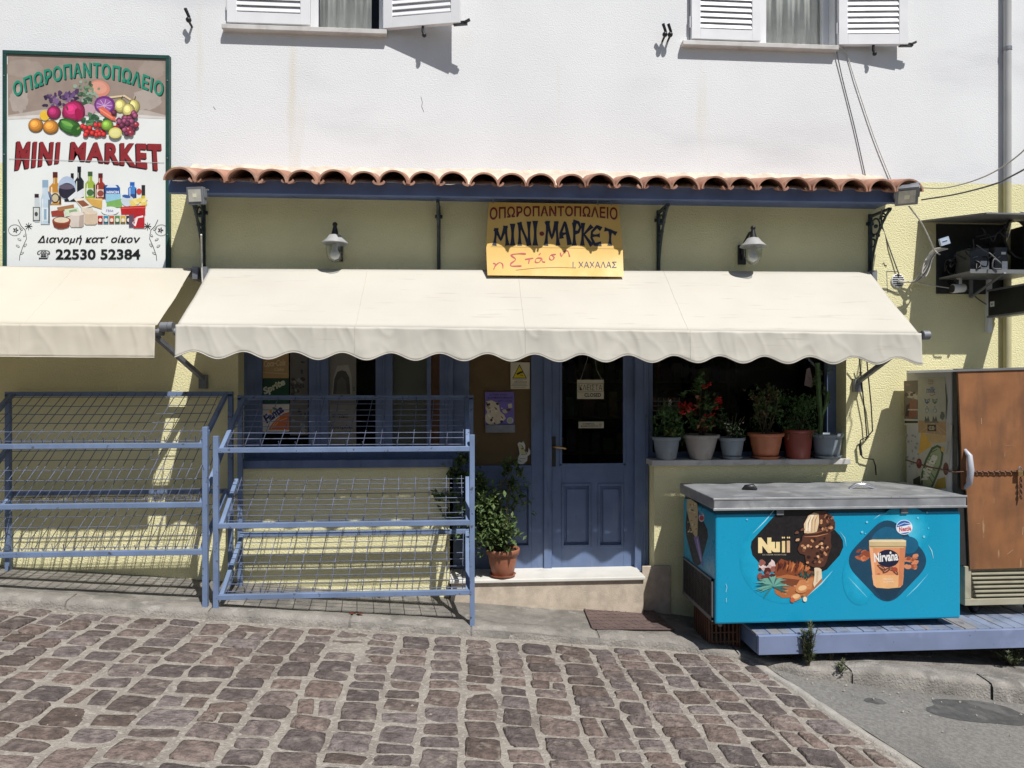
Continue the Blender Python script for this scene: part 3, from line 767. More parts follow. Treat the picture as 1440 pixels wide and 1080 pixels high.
zf0 = at(247, 457, YFR).z; zf1 = at(1291, 469, YFR).z
xl, xr = ax(249, YFR), ax(1292, YFR)
zb0 = at(290, 378, YR).z; zb1 = at(1225, 383, YR).z
awning(xl, xr, zb0, zb1, zf0, zf1, .232, True, 'wide cream awning with scalloped front hem over the shop door', (-.72, .47, 1.66), 3)
awning(-5.6, ax(221, YFR), zb0, zb0, zf0+.0, zf0-.002, .222, False, 'cream awning with a straight hem beneath the large food sign', (-2.95,), 8)

# ================================================================== SIGNS
# large picture sign on the left
a, b = at(5, 72, -.03), at(239, 372, -.03)
sx0, sx1 = a.x, b.x; sz1 = at(120, 75, -.03).z; sz0 = at(120, 383, -.03).z
SG = thing('shop_sign', 'tall green framed sign with pictures of fruit, bottles and groceries', 'sign', ((sx0+sx1)/2, 0, sz0))
M_GFRAME = pmat('dark_green_frame', (0.012, 0.055, 0.045), 0.5, 0.15, 8, bump=.05)
m = MB(); F = .028
m.box(sx0, sx1, -.045, -.004, sz1-F, sz1); m.box(sx0, sx1, -.045, -.004, sz0, sz0+F); m.box(sx0, sx0+F, -.045, -.004, sz0+F, sz1-F); m.box(sx1-F, sx1, -.045, -.004, sz0+F, sz1-F)
for z in (sz0+.3, sz0+.9, sz1-.2):
    for x in (sx0+F/2, sx1-F/2): m.sphere((x, -.046, z), .006, 4, M_GREY)
m.build('frame', M_GFRAME, SG, bevel=.002)
m = MB(); m.box(sx0+F, sx1-F, -.034, -.006, sz0+F, sz1-F)
m.build('panel', pmat('sign_panel_white', (0.80, 0.82, 0.80), 0.5, 0.03, 2, bump=0), SG)
A = Art(plane_y(-.0345, .00003, 0, 60, 3.376))
# brown printed backdrop of the top, soft lower edge made of bands of ink
def bk(t): return ink(int(150+85*t), int(132+100*t), int(120+108*t))
A.poly([(36, 56), (786, 76), (788, 345), (700, 322), (430, 300), (200, 318), (38, 345)], bk(.05))
A.poly([(36, 345), (200, 318), (430, 300), (700, 322), (788, 345), (788, 352), (600, 338), (300, 335), (38, 352)], bk(.45))
A.poly([(36, 352), (300, 335), (600, 338), (788, 352), (788, 362), (500, 350), (38, 364)], bk(.8))
for cx, cy, rx, ry, q in ((110, 120, 90, 40, .16), (720, 130, 60, 50, .15), (90, 270, 45, 60, .3), (700, 270, 70, 50, .3), (420, 130, 160, 40, .12)): A.ell(cx, cy, rx, ry, bk(q), 0, 30, .12)
A.k = 12
# arched green heading
def arch(u, q, x0, x1, base, hgt):
    X = x0+(x1-x0)*u; c = (2*u-1); y0 = base+95*abs(c)**1.9
    return X-(q*hgt)*.28*c*-1*0.55, y0-q*hgt*(1-.05*c*c)
HEAD = 'ΟΠΩΡΟΠΑΝΤΟΠΩΛΕΙΟ'
for dx, dy, c in ((5, 5, ink(14, 42, 38)), (2.5, 2.5, ink(14, 42, 38)), (0, 0, ink(28, 140, 112))):
    A.text(HEAD, 0, 0, 1, 1, c, .024, gap=1.1, warp=lambda u, q: arch(u, q, 68, 768, 165, 72), dx=dx, dy=dy)
A.k = 12
# fruit and vegetables
rr = random.Random(3)
for k in range(46): A.ell(rr.gauss(300, 42), rr.gauss(265, 26), rr.uniform(7, 17), rr.uniform(6, 13), rr.choice((ink(78, 52, 92), ink(104, 78, 122), ink(52, 36, 66), ink(128, 96, 140))), rr.uniform(0, 180), 9, .35)
A.ell(470, 218, 52, 40, ink(214, 140, 118), 10); A.ell(468, 214, 40, 29, ink(222, 158, 136), 10)
for k in range(44): A.ell(rr.gauss(408, 28), rr.gauss(248, 28), rr.uniform(6, 14), rr.uniform(5, 10), rr.choice((ink(82, 112, 84), ink(118, 148, 118), ink(58, 86, 62), ink(150, 170, 150))), rr.uniform(0, 180), 9, .35)
A.line([(520, 260), (590, 252), (650, 290)], 9, ink(222, 200, 160))
for cx, cy in ((572, 300), (634, 302), (610, 322)): A.fruit(cx, cy, 30, 34, (214, 200, 110), 0, 20, .03); A.line([(cx+4, cy-30), (cx+10, cy-48)], 4, ink(90, 80, 40))
A.ell(420, 318, 32, 28, ink(196, 160, 172))
A.ell(497, 295, 50, 42, ink(112, 46, 120), 5); A.ell(495, 296, 40, 32, ink(150, 88, 158), 5)
for k in range(9): A.line([(495, 300), (495+38*math.cos(k*.7), 297+28*math.sin(k*.7))], 3, ink(206, 172, 212))
A.ell(212, 346, 24, 24, ink(236, 190, 60)); A.fruit(350, 326, 56, 50, (190, 26, 92), -10, 24, .05); A.line([(322, 320), (316, 302)], 8, ink(96, 60, 50)); A.ell(374, 340, 18, 30, ink(160, 14, 70), -20)
A.fruit(256, 332, 34, 32, (168, 24, 86))
for cx, cy, rx in ((170, 392, 36), (241, 400, 38)): A.fruit(cx, cy, rx, 33, (222, 140, 40))
A.fruit(332, 398, 58, 36, (60, 120, 38), 24, 24, .05); A.ell(318, 384, 30, 8, ink(126, 180, 84), 24); A.ell(362, 416, 24, 26, ink(40, 92, 26), 20); A.line([(366, 412), (378, 402)], 9, ink(120, 150, 70))
for k in range(26): A.ell(rr.gauss(438, 28), rr.gauss(368, 17), rr.uniform(8, 16), rr.uniform(7, 12), rr.choice((ink(76, 120, 82), ink(60, 104, 66), ink(98, 146, 96), ink(46, 84, 54))), 0, 10, .3)
A.poly([(466, 310), (490, 304), (545, 348), (552, 372), (530, 368), (478, 336)], ink(224, 108, 84)); A.line([(474, 316), (535, 358)], 6, ink(240, 150, 120))
for k in range(20):
    x, y = rr.uniform(392, 495), rr.uniform(388, 438)
    A.fruit(x, y, 13, 13, (200, 36, 32))
for k in range(8): x, y = rr.uniform(535, 585), rr.uniform(385, 408); A.ell(x, y, 11, 11, ink(184, 36, 40))
for k in range(34):
    x, y = rr.gauss(598, 28), rr.gauss(370, 22)+max(0, rr.gauss(0, 14))
    A.fruit(x, y, 14, 14, rr.choice(((122, 46, 76), (146, 60, 94), (104, 34, 62))))
for x, y in ((612, 412), (622, 428), (648, 388)): A.ell(x, y, 13, 13, ink(150, 44, 62)); A.ell(x-4, y-4, 4, 4, ink(214, 140, 150))
A.fruit(509, 392, 30, 27, (130, 176, 50))
A.ell(547, 428, 31, 26, ink(214, 206, 112)); A.ell(547, 428, 24, 19, ink(230, 224, 150))
A.k = 12
# MINI MARKET
def mm(u, q, x0, x1, ht0, ht1, b0, b1, sh):
    X = x0+(x1-x0)*u; t = ht0+(ht1-ht0)*u; bb = b0+(b1-b0)*u
    return X+sh*(1-q), bb+(t-bb)*q
def mk(u, q):
    t = 470+10*u; b = 560+52*u**1.6
    return 338+(766-338)*u-8*(1-q)*(1-2*u), b+(t-b)*q
for dx, dy, c in ((-6, 5, ink(26, 12, 14)), (-3, 3, ink(26, 12, 14)), (0, 0, ink(142, 38, 42))):
    A.text('MINI', 0, 0, 1, 1, c, .055, gap=1.22, warp=lambda u, q: mm(u, q, 80, 288, 468, 472, 606, 572, -8), dx=dx, dy=dy)
    A.text('MARKET', 0, 0, 1, 1, c, .05, gap=1.2, warp=mk, dx=dx, dy=dy)
A.k = 20
# groceries
def bottle(cx, top, bot, wd, c, neck=.36, cap=None, lab=None, shoulder=.45):
    h = bot-top; nw = wd*neck
    A.poly([(cx-nw/2, top), (cx+nw/2, top), (cx+nw/2, top+h*shoulder*.7), (cx+wd/2, top+h*shoulder), (cx+wd/2, bot), (cx-wd/2, bot), (cx-wd/2, top+h*shoulder), (cx-nw/2, top+h*shoulder*.7)], c)
    if cap: A.rect(cx-nw/2-1, top-2, cx+nw/2+1, top+h*.16, cap)
    if lab: A.rect(cx-wd*.42, bot-h*.38, cx+wd*.42, bot-h*.08, lab)
    A.line([(cx-wd*.28, top+h*shoulder), (cx-wd*.28, bot-6)], wd*.08, ink(230, 230, 225)); A.line([(cx+wd*.40, top+h*shoulder+4), (cx+wd*.40, bot-3)], wd*.14, ink(44, 40, 40)); A.line([(cx-nw*.25, top+h*.18), (cx-nw*.25, top+h*shoulder*.8)], nw*.14, ink(220, 220, 214))
bottle(343, 622, 750, 34, ink(30, 22, 30), cap=ink(20, 18, 24)); bottle(376, 590, 740, 44, ink(22, 26, 34), cap=ink(14, 14, 20))
A.poly([(352, 718), (398, 690), (398, 730), (352, 752)], ink(222, 222, 226))
bottle(262, 616, 770, 58, ink(196, 138, 48), .36, ink(88, 28, 22), ink(214, 200, 164)); A.ell(262, 738, 20, 24, ink(54, 48, 42)); A.ell(262, 738, 15, 18, ink(200, 186, 150))
bottle(428, 614, 738, 48, ink(158, 182, 66), .42, ink(60, 90, 50), ink(206, 212, 196)); A.ell(428, 712, 16, 16, ink(70, 110, 60))
bottle(477, 622, 742, 46, ink(150, 52, 36), .42, ink(90, 30, 24), ink(214, 200, 184)); A.ell(477, 716, 15, 15, ink(150, 70, 60))
A.ell(318, 690, 44, 56, ink(176, 192, 214)); A.ell(318, 704, 40, 38, ink(40, 36, 50)); A.ell(316, 684, 36, 13, ink(98, 88, 104)); A.rect(306, 742, 366, 754, ink(24, 26, 36)); A.poly([(322, 738), (366, 700), (366, 730), (330, 752)], ink(226, 228, 232))
A.poly([(498, 676), (560, 676), (570, 690), (570, 746), (500, 746)], ink(34, 84, 158)); A.poly([(512, 676), (548, 676), (558, 688), (504, 688)], ink(220, 230, 240)); A.text('ΜΙΝΟΝ', 506, 716, 58, 13, ink(236, 240, 244), .03); A.rect(502, 718, 574, 756, ink(150, 200, 224)); A.poly([(506, 756), (580, 740), (580, 782), (506, 782)], ink(126, 176, 96))
bottle(628, 664, 752, 40, ink(70, 132, 204), .5, ink(40, 96, 180), ink(50, 74, 140), .3); A.ell(660, 706, 12, 14, ink(196, 60, 60)); A.rect(672, 676, 689, 780, ink(42, 40, 40)); A.rect(674, 726, 689, 748, ink(206, 184, 70))
A.ell(604, 750, 30, 26, ink(202, 214, 224), 0, 18, .08); A.ell(600, 730, 20, 8, ink(52, 92, 160), 10)
for k in range(12): A.ell(rr.uniform(626, 688), rr.uniform(742, 782), 16, 9, rr.choice((ink(228, 206, 112), ink(236, 220, 150), ink(214, 186, 84))), rr.uniform(-40, 40), 12, .2)
A.poly([(572, 780), (690, 772), (690, 818), (576, 818)], ink(180, 32, 34)); A.line([(576, 786), (690, 782)], 5, ink(226, 90, 80))
A.rect(164, 728, 188, 850, ink(196, 204, 206)); A.rect(164, 718, 184, 736, ink(54, 26, 36)); A.rect(156, 780, 190, 846, ink(62, 70, 68)); A.rect(160, 784, 186, 842, ink(208, 212, 208)); A.ell(172, 814, 8, 11, ink(70, 74, 72))
A.ell(222, 740, 26, 36, ink(108, 116, 138)); A.ell(222, 745, 20, 24, ink(60, 52, 80)); bottle(215, 654, 862, 44, ink(190, 208, 222), .6, ink(142, 168, 190), ink(214, 226, 234), .42); A.line([(215, 790), (215, 840)], 12, ink(140, 168, 190))
A.poly([(242, 800), (300, 792), (306, 822), (246, 824)], ink(150, 60, 46)); A.poly([(270, 782), (350, 768), (352, 786), (280, 800)], ink(164, 116, 74)); A.poly([(352, 742), (400, 736), (440, 776), (392, 790)], ink(230, 224, 206)); A.poly([(362, 752), (396, 748), (424, 772), (392, 780)], ink(140, 84, 60)); A.poly([(406, 738), (486, 740), (484, 790), (440, 776)], ink(214, 170, 86)); A.poly([(406, 738), (486, 740), (484, 750)], ink(232, 200, 130))
A.poly([(306, 792), (370, 782), (384, 812), (312, 826)], ink(206, 220, 190)); A.poly([(326, 796), (362, 790), (370, 806), (332, 812)], ink(140, 170, 130))
A.poly([(384, 786), (440, 784), (446, 804), (390, 806)], ink(216, 206, 188)); A.ell(522, 798, 42, 20, ink(228, 230, 232)); A.text('Γάλα', 504, 804, 34, 12, ink(40, 70, 140), .03)
A.poly([(330, 812), (398, 808), (398, 868), (388, 876), (338, 876), (330, 866)], ink(208, 196, 186)); A.poly([(378, 810), (398, 808), (398, 868), (388, 876), (374, 876)], ink(176, 160, 150)); A.poly([(442, 806), (462, 803), (462, 856), (452, 863), (438, 864)], ink(170, 148, 124)) if False else None; A.ell(364, 812, 35, 10, ink(226, 214, 204)); A.poly([(400, 806), (462, 802), (462, 856), (452, 864), (408, 864), (400, 856)], ink(204, 184, 160)); A.ell(431, 806, 31, 9, ink(222, 204, 184))
A.poly([(248, 846), (336, 846), (326, 876), (300, 884), (276, 884), (256, 874)], ink(128, 58, 38)); A.ell(292, 844, 44, 18, ink(150, 74, 50)); A.ell(292, 842, 36, 13, ink(224, 210, 184))
for k, c in enumerate(((178, 46, 40), (64, 140, 168), (190, 92, 54), (96, 140, 84), (206, 170, 66), (46, 44, 48))):
    x = 464+k*27; A.rect(x, 818, x+24, 860-k*.5, ink(*c)); A.rect(x, 818, x+24, 822, ink(210, 210, 206)); A.ell(x+12, 842, 8, 9, ink(226, 220, 206)); A.rect(x+1, 852, x+23, 858, ink(c[0]//2, c[1]//2, c[2]//2))
A.rect(612, 818, 634, 876, ink(92, 76, 96)); A.rect(634, 816, 686, 880, ink(176, 34, 42)); A.line([(640, 870), (652, 830), (680, 824)], 9, ink(232, 226, 224)); A.text('Cola', 642, 866, 36, 16, ink(238, 232, 230), .03, rot=70)
A.k = 8
# ornaments, writing
for sx, cx in ((1, 92), (-1, 744)):
    k = ink(44, 46, 46); X = lambda x: cx+sx*(x-92)
    A.line([(X(86), 840), (X(100), 870), (X(120), 890), (X(126), 930), (X(108), 970), (X(94), 1010), (X(92), 1034)], 2.6, k)
    for x, y, r_ in ((100, 885, 40), (118, 915, -40), (92, 935, 30), (120, 962, -50), (84, 966, 30), (104, 1000, -30)): A.ell(X(x), y, 10, 4.5, k, r_*sx, 10); A.ell(X(x), y, 7.5, 2.6, ink(224, 226, 222), r_*sx, 10)
    for q in range(8): A.line([(X(136), 872), (X(136)+18*math.cos(q*.785), 872+18*math.sin(q*.785))], 3, k)
    A.line([(X(70)+30*math.cos(q*.35), 890+26*math.sin(q*.35)) for q in range(19)], 1.8, k)
    for q in range(5): A.ell(X(74)+8*math.cos(q*1.26), 890+8*math.sin(q*1.26), 6, 3, k, q*72, 8)
for dx_, dy_ in ((0, 0), (1.8, 0), (0, 1.5), (1.8, 1.5)): A.text('Διανομή κατ´ οίκον', 178+dx_, 957+dy_, 486, 42, ink(18, 18, 20), .0, .25)
A.text('22530 52384', 264, 1030, 402, 50, ink(18, 18, 20), .03)
A.text('☎', 176, 1030, 62, 46, ink(18, 18, 20), .01)
A.line([(42, 552), (780, 570)], 2.2, ink(176, 180, 178))
A.build('print', SG)

# small curved yellow sign in the middle
YS0, YS1 = -.135, -.235
ZSG = (at(780, 286, -.135).z, at(780, 388, YS1).z)
gx0, gx1 = at(683, 340, -.16).x, at(876, 340, -.16).x
SY = thing('shop_sign', 'yellow hand painted sign with red and black lettering under the tile canopy', 'sign', ((gx0+gx1)/2, -.15, ZSG[1]))
def ycurve(z):
    v = (ZSG[0]-z)/(ZSG[0]-ZSG[1]); return YS0+(YS1-YS0)*v*v
def sflare(v): return -.030*(1-v)**2+.0*v - .026*max(0, v-.62)**1.0*1.2
M_SIGNY = pmat('yellow_sign_paint', (0.74, 0.47, 0.115), 0.5, 0.06, 3, stain=(0.78, 0.60, 0.26), ss=3, st=(0.5, 0.75), sa=0.6, bump=.03)
m = MB(); P = []; P2 = []
for i in range(41):
    v = i/40; z = ZSG[0]+(ZSG[1]-ZSG[0])*v; e = sflare(v); y = ycurve(z)
    P.append([(gx0-e+(gx1-gx0+2*e)*k/8, y, z) for k in range(9)]); P2.append([(gx0-e+(gx1-gx0+2*e)*k/8, y+.014, z) for k in range(9)])
m.grid(P); m.grid(P2)
for e in (0, -1): m.grid([[r_[e] for r_ in P], [r_[e] for r_ in P2]]); m.grid([P[e], P2[e]])
m.build('board', M_SIGNY, SY)
for hx_ in (gx0+.06, gx1-.2, gx1-.09): m = MB(); m.bar((hx_, YS0, ZSG[0]-.01), (hx_, YS0, ZSG[0]+.09), .008); m.build('hanger', M_GREY, SY)
def fsign(x, y, k):                   # lettering laid on the curved board
    px, py = 660+x/6.0, 260+y/6.0; p = at(px, py, -.17)
    for _ in range(4): p = at(px, py, ycurve(max(min(p.z, ZSG[0]), ZSG[1])))
    return p+Vector((0, -.0016-.00003*k, 0))
A = Art(fsign)
A.mb.fixn = False
rd = ink(122, 30, 34); bk_ = ink(22, 26, 44)
def head2(u, q): c = 2*u-1; b = 266+34*c*c*abs(c); t = 178+12*c*c; return 172+(1250-172)*u, b+(t-b)*q
A.text(HEAD, 0, 0, 1, 1, rd, .022, gap=1.05, warp=head2)
def gl(x0, x1, t0, t1, b0, b1, strokes, wd=30):
    # strokes in unit box, flared ends, hand painted
    def M(u, q):
        t = t0+(t1-t0)*u; b = b0+(b1-b0)*u; return (x0+(x1-x0)*u, t+(b-t)*q)
    for st_ in strokes:
        pts = []; n = 7
        for (a, b), (c, d) in zip(st_, st_[1:]):
            for k in range(n): pts.append(M(a+(c-a)*k/n, b+(d-b)*k/n))
        pts.append(M(*st_[-1])); L = len(pts)
        A.line(pts, [wd*(.62+.75*abs(2*i/(L-1)-1)**2.2) for i in range(L)], bk_)
gM = [[(.05, 1), (.2, .0)], [(.12, .02), (.5, .72), (.86, .02)], [(.82, .0), (.97, 1)]]
gI = [[(.5, 0), (.5, 1)]]; gN = [[(.1, 1), (.1, 0)], [(.05, .0), (.92, 1)], [(.92, 1), (.9, 0)]]
gA = [[(.1, .85), (.0, .6), (.45, .0), (.55, .15), (.95, 1)], [(.15, .62), (.75, .5)]]
gP = [[(.2, 1), (.2, .05)], [(.05, .02), (.7, .0), (.95, .2), (.7, .42), (.25, .46)]]
gK = [[(.15, 0), (.1, 1)], [(.95, .05), (.25, .5), (.95, 1)]]
gE = [[(.98, .12), (.6, .0), (.15, .3), (.1, .6), (.4, .95), (.98, .9)], [(.12, .5), (.85, .46)]]
gT = [[(.0, .06), (.5, .0), (1, .12)], [(.5, .02), (.45, 1)]]
gl(205, 325, 372, 340, 512, 512, gM); gl(345, 385, 330, 326, 512, 512, gI, 36); gl(415, 512, 318, 308, 512, 512, gN); gl(532, 580, 304, 304, 512, 512, gI, 36)
A.ell(611, 412, 20, 19, rd)
gl(640, 752, 304, 308, 512, 512, gM); gl(770, 850, 310, 312, 475, 508, gA); gl(872, 940, 306, 322, 512, 512, gP); gl(944, 1040, 318, 338, 512, 512, gK); gl(1020, 1115, 345, 355, 512, 512, gE); gl(1140, 1240, 366, 400, 512, 512, gT)
pk = ink(186, 70, 76)
def scr(pts, wd=11):
    q = []
    for i in range(len(pts)-1):
        for k in range(4):
            t = k/4; p0, p1, p2, p3 = pts[max(i-1, 0)], pts[i], pts[i+1], pts[min(i+2, len(pts)-1)]
            q.append(tuple(.5*((2*p1[j])+(-p0[j]+p2[j])*t+(2*p0[j]-5*p1[j]+4*p2[j]-p3[j])*t*t+(-p0[j]+3*p1[j]-3*p2[j]+p3[j])*t**3) for j in (0, 1)))
    q.append(pts[-1]); A.line(q, [wd*(.7+.3*math.sin(i*.9)) for i in range(len(q))], pk)
scr([(200, 660), (222, 672), (205, 712)]); scr([(212, 690), (250, 656), (280, 668), (284, 706)])
scr([(478, 582), (420, 580), (352, 592), (392, 628), (352, 662), (356, 684), (440, 684)], 14)
scr([(470, 628), (540, 618)]); scr([(508, 622), (500, 664)]); scr([(610, 618), (570, 618), (556, 648), (586, 654), (612, 622), (616, 646), (640, 652)]); scr([(586, 592), (602, 574)], 8)
scr([(730, 586), (688, 592), (676, 620), (696, 634), (716, 612), (690, 590)]); scr([(768, 572), (778, 602), (806, 560), (832, 560), (846, 606)])
A.line([(392, 718), (560, 700), (760, 694), (900, 700)], 4, ink(176, 140, 66)); A.text('Ι. ΧΑΧΑΛΑΣ', 872, 700, 370, 52, ink(52, 60, 98), .0)
A.line([(180, 520), (1290, 540)], 1.6, ink(126, 90, 36))
A.build('lettering', SY)

# ================================================================== LANTERNS
def lantern(px, py, prot, label):
    p = at(px, py, -prot); T = thing('wall_lantern', label, 'lantern', (p.x, 0, p.z), 'lanterns on the shop front')
    x, y, z = p.x, -prot, p.z                      # p = hood rim centre
    m = MB(); m.lathe([(.002, 0.012), (.06, .012), (.06, 0), (.05, -.002)], (x, 0, 0), 4)
    m = MB(); m.box(x-.032, x+.032, -.02, 0, z-.11, z+.05); 
    m.tube([(x, -.015, z-.03), (x, -.06, z+.06), (x, y*.7, z+.12), (x, y, z+.115), (x, y, z+.075)], [.013, .011, .011, .011, .012], 8); m.tube([(x, -.02, z-.07), (x, -.05, z-.04), (x, -.06, z+.02)], .009, 8)
    m.sphere((x, y, z+.145), .02, 6); m.tube([(x, y, z+.06), (x, y, z+.14)], [.03, .012], 10)
    m.build('bracket', M_BLACK, T)
    m = MB(); m.lathe([(.018, .07), (.045, .062), (.065, .035), (.10, .004), (.104, -.004), (.10, -.006), (.06, .02), (.02, .05)], (x, y, z), 24)
    m.build('hood', pmat('pale_lantern_hood', (0.36, 0.36, 0.355), 0.5, 0.1, 12, bump=.05), T)
    m = MB(); m.lathe([(.070, .0), (.070, -.05), (.066, -.085), (.050, -.125), (.022, -.146), (.001, -.150)], (x, y, z), 24)
    m.build('globe', M_CLEAR, T)
    m = MB(); m.lathe([(.001, .0), (.022, -.01), (.022, -.05), (.03, -.065), (.038, -.09), (.03, -.115), (.001, -.13)], (x, y, z), 16)
    m.build('bulb', pmat('white_bulb', (0.7, 0.7, 0.68), .3, .02, bump=0), T)
lantern(471, 342, .19, 'pale hooded wall lantern at the left between the first two canopy brackets'); lantern(1059, 346, .24, 'pale hooded wall lantern to the right of the yellow sign')

# ================================================================== FLOODLIGHTS
def flood(px, py, Y, yaw, pitch, s, label):
    p = at(px, py, Y); T = thing('floodlight', label, 'floodlight', p, 'floodlights at the ends of the canopy')
    rot = Matrix.Rotation(yaw, 3, 'Z') @ Matrix.Rotation(pitch, 3, 'X')
    def B(mb, x0, x1, y0, y1, z0, z1):
        v0 = len(mb.v); mb.box(x0*s, x1*s, y0*s, y1*s, z0*s, z1*s)
        for i in range(v0, len(mb.v)): mb.v[i] = p+rot @ mb.v[i]
    m = MB(); B(m, -.07, .07, -.02, .025, -.07, .065)
    for k in range(6): B(m, -.062+k*.023, -.055+k*.023, .025, .05, -.055, .055)
    B(m, -.078, -.070, -.01, .03, -.02, .05); B(m, .070, .078, -.01, .03, -.02, .05); B(m, -.078, .078, .045, .065, .04, .055)
    m.build('housing', M_GREY, T, bevel=.003)
    m = MB(); B(m, -.052, .052, -.026, -.0205, -.05, .045)
    m.build('lens', pmat('pale_lens', (0.55, 0.53, 0.47), .25, .1, 20, bump=0), T)
    m = MB(); B(m, -.016, .016, -.0275, -.0262, -.018, .012); m.build('led_chip', pmat('lens_chip', (0.75, 0.72, 0.55), .4, bump=0), T)
flood(276, 275, -.42, R(-12), R(8), .92, 'small square floodlight below the left end of the canopy beam')
flood(1275, 274, -.43, R(-28), R(42), 1.15, 'small grey floodlight tilted down at the right end of the canopy')

# ================================================================== PIPE, CABLES, VENT
p0 = at(1418, 0, -.05); m = MB()
m.tube([(p0.x, -.04, 3.47), (p0.x, -.04, 7.1)], .030, 14)
DPZ = (3.47,)
dp = tag(m.build('drainpipe', pmat('drainpipe_paint', (0.42, 0.42, 0.42), 0.5, 0.08, 3, stain=(.3, .3, .29), ss=4, stretch=(1, 1, .2)), base=(p0.x, 0, -.6)), 'grey vertical drainpipe at the right end of the shop wall', 'drainpipe')
k = MB(); k.tube([(p0.x, -.04, -.6), (p0.x, -.04, 3.47)], .030, 14); k.build('lower_pipe', pmat('yellow_pipe_paint', (.50, .46, .27), .6, .08, 5, bump=.05), dp)
for z in (1.2, 3.0, 4.6):
    k = MB(); k.tube([(p0.x, -.04, z), (p0.x, -.04, z+.03)], .034, 14); k.box(p0.x-.01, p0.x+.01, -.02, 0, z, z+.03); k.build('pipe_clamp', M_GREY, dp)
def cable(pts, r, mat, label, n=40):
    q = []
    for i in range(len(pts)-1):
        for k in range(8):
            t = k/8; p_ = [Vector(pts[max(i-1, 0)]), Vector(pts[i]), Vector(pts[i+1]), Vector(pts[min(i+2, len(pts)-1)])]
            q.append(.5*((2*p_[1])+(-p_[0]+p_[2])*t+(2*p_[0]-5*p_[1]+4*p_[2]-p_[3])*t*t+(-p_[0]+3*p_[1]-3*p_[2]+p_[3])*t**3))
    q.append(Vector(pts[-1])); m = MB(); m.tube(q, r, 6)
    return tag(m.build('cable', mat), label, 'cable')
W = lambda px, py, Y=-.012: at(px, py, Y)
cable([W(1176, 70, -.02), W(1185, 112), W(1202, 180), W(1218, 252)], .0042, M_CABLE, 'grey cable running down the white wall from the window sill, left of the pair')
cable([W(1180, 66, -.05), W(1190, 75), W(1204, 118), W(1230, 195), W(1254, 255)], .0042, M_WCABLE, 'pale cable running down the white wall from the window sill, right of the pair')
cable([W(1285, 263, -.3), W(1330, 264, -.6), W(1385, 248, -.9), W(1430, 220, -1.2), W(1475, 175, -1.5)], .005, M_WCABLE, 'upper pale cable sagging from the canopy end past the drainpipe')
cable([W(1296, 281, -.4), W(1345, 273, -.7), W(1395, 260, -1.0), W(1420, 249, -1.1), W(1470, 222, -1.4)], .006, M_CABLE, 'lower grey cable from the floodlight to the drainpipe')
cable([W(300, 239, -.014), W(420, 241), W(480, 240), W(540, 243), W(640, 251), W(760, 250), W(900, 246), W(960, 250), W(1100, 251), W(1200, 252), W(1285, 256, -.05)], .005, M_CABLE, 'thin dark cable lying along the wall just above the canopy tiles')
cable([W(1240, 295, -.3), W(1240, 315, -.02), W(1252, 352), W(1265, 388, -.02)], .005, M_CABLE, 'grey cable from the right canopy bracket down to the round vent')
cable([W(1278, 290, -.4), W(1296, 314, -.3), W(1308, 338, -.25), W(1314, 352, -.2), W(1322, 358, -.2)], .006, M_WCABLE, 'white cable from the floodlight to the equipment cabinet')
cable([at(283, 330, -.33), at(283.5, 355, -.16), at(284, 384, -.15), at(285, 398, -.16)], .007, M_WCABLE, 'short white cable beside the left canopy bracket')
vp = at(1262, 395, 0); V = thing('wall_vent', 'round white slotted vent in the yellow wall', 'vent', (vp.x, 0, vp.z-.06))
m = MB(); m.lathe([(.001, 0), (.060, 0), (.060, .008), (.055, .012), (.001, .012)], (0, 0, 0), 32)
m.v = [Vector((vp.x+q.x, -q.z, vp.z+q.y)) for q in m.v]; m.build('cover', M_PVC, V)
m = MB()
for k in range(6):
    z = -.042+k*.017; w_ = math.sqrt(.052**2-z*z)
    if k in (2, ): w_ *= .9
    m.box(vp.x-w_, vp.x+w_, -.0135, -.0125, vp.z+z-.0045, vp.z+z+.0045)
m.build('slots', M_BLACK, V)
m = MB()
for a_, b_ in (((1247, 381), (1248, 410)), ((1248, 410), (1266, 410.5)), ((1247, 381), (1262, 382))): m.bar(W(*a_, -.0015), W(*b_, -.0015), .003)
m.build('seal', M_GREY, V)
def spline(pts):
    q = []
    for i in range(len(pts)-1):
        for k in range(8):
            t = k/8; p_ = [Vector(pts[max(i-1, 0)]), Vector(pts[i]), Vector(pts[i+1]), Vector(pts[min(i+2, len(pts)-1)])]
            q.append(.5*((2*p_[1])+(-p_[0]+p_[2])*t+(2*p_[0]-5*p_[1]+4*p_[2]-p_[3])*t*t+(-p_[0]+3*p_[1]-3*p_[2]+p_[3])*t**3))
    return q+[Vector(pts[-1])]
m = MB(); rb = random.Random(9)
for k in range(7):
    o = k*1.5; dv = rb.uniform(-.02, .02)
    m.tube(spline([W(1263, 394+k*.5, -.02), W(1284, 397-k*.3, -.06+dv), W(1297-k*.8, 390-k*1.2, -.10+dv), W(1306-k*.7, 378-k*2.0, -.14), W(1311-k*.4, 364-k*1.5, -.17), W(1319-k*.2, 354-k*.8, -.2), W(1333, 350, -.25)]), .0052, 5, M_WCABLE if k != 1 else M_CABLE)
for k in range(3):
    m.tube(spline([W(1303+9*math.cos(t*.9+k)*.45+11*math.sin(t*.9+k)*.45, 375-17*math.sin(t*.9+k)*.9+6*math.cos(t*.9+k)*.5, -.13-.008*k) for t in range(8)]), .005, 5, M_WCABLE)
tag(m.build('cable_bundle', M_WCABLE), 'loose bundle of pale cables curving from the round vent up into the cabinet', 'cables')
cable([W(1290, 397, -.05), W(1315, 402, -.04), W(1335, 405, -.05), W(1342, 405, -.1)], .0045, M_WCABLE, 'thin cable running along the wall to the security camera')
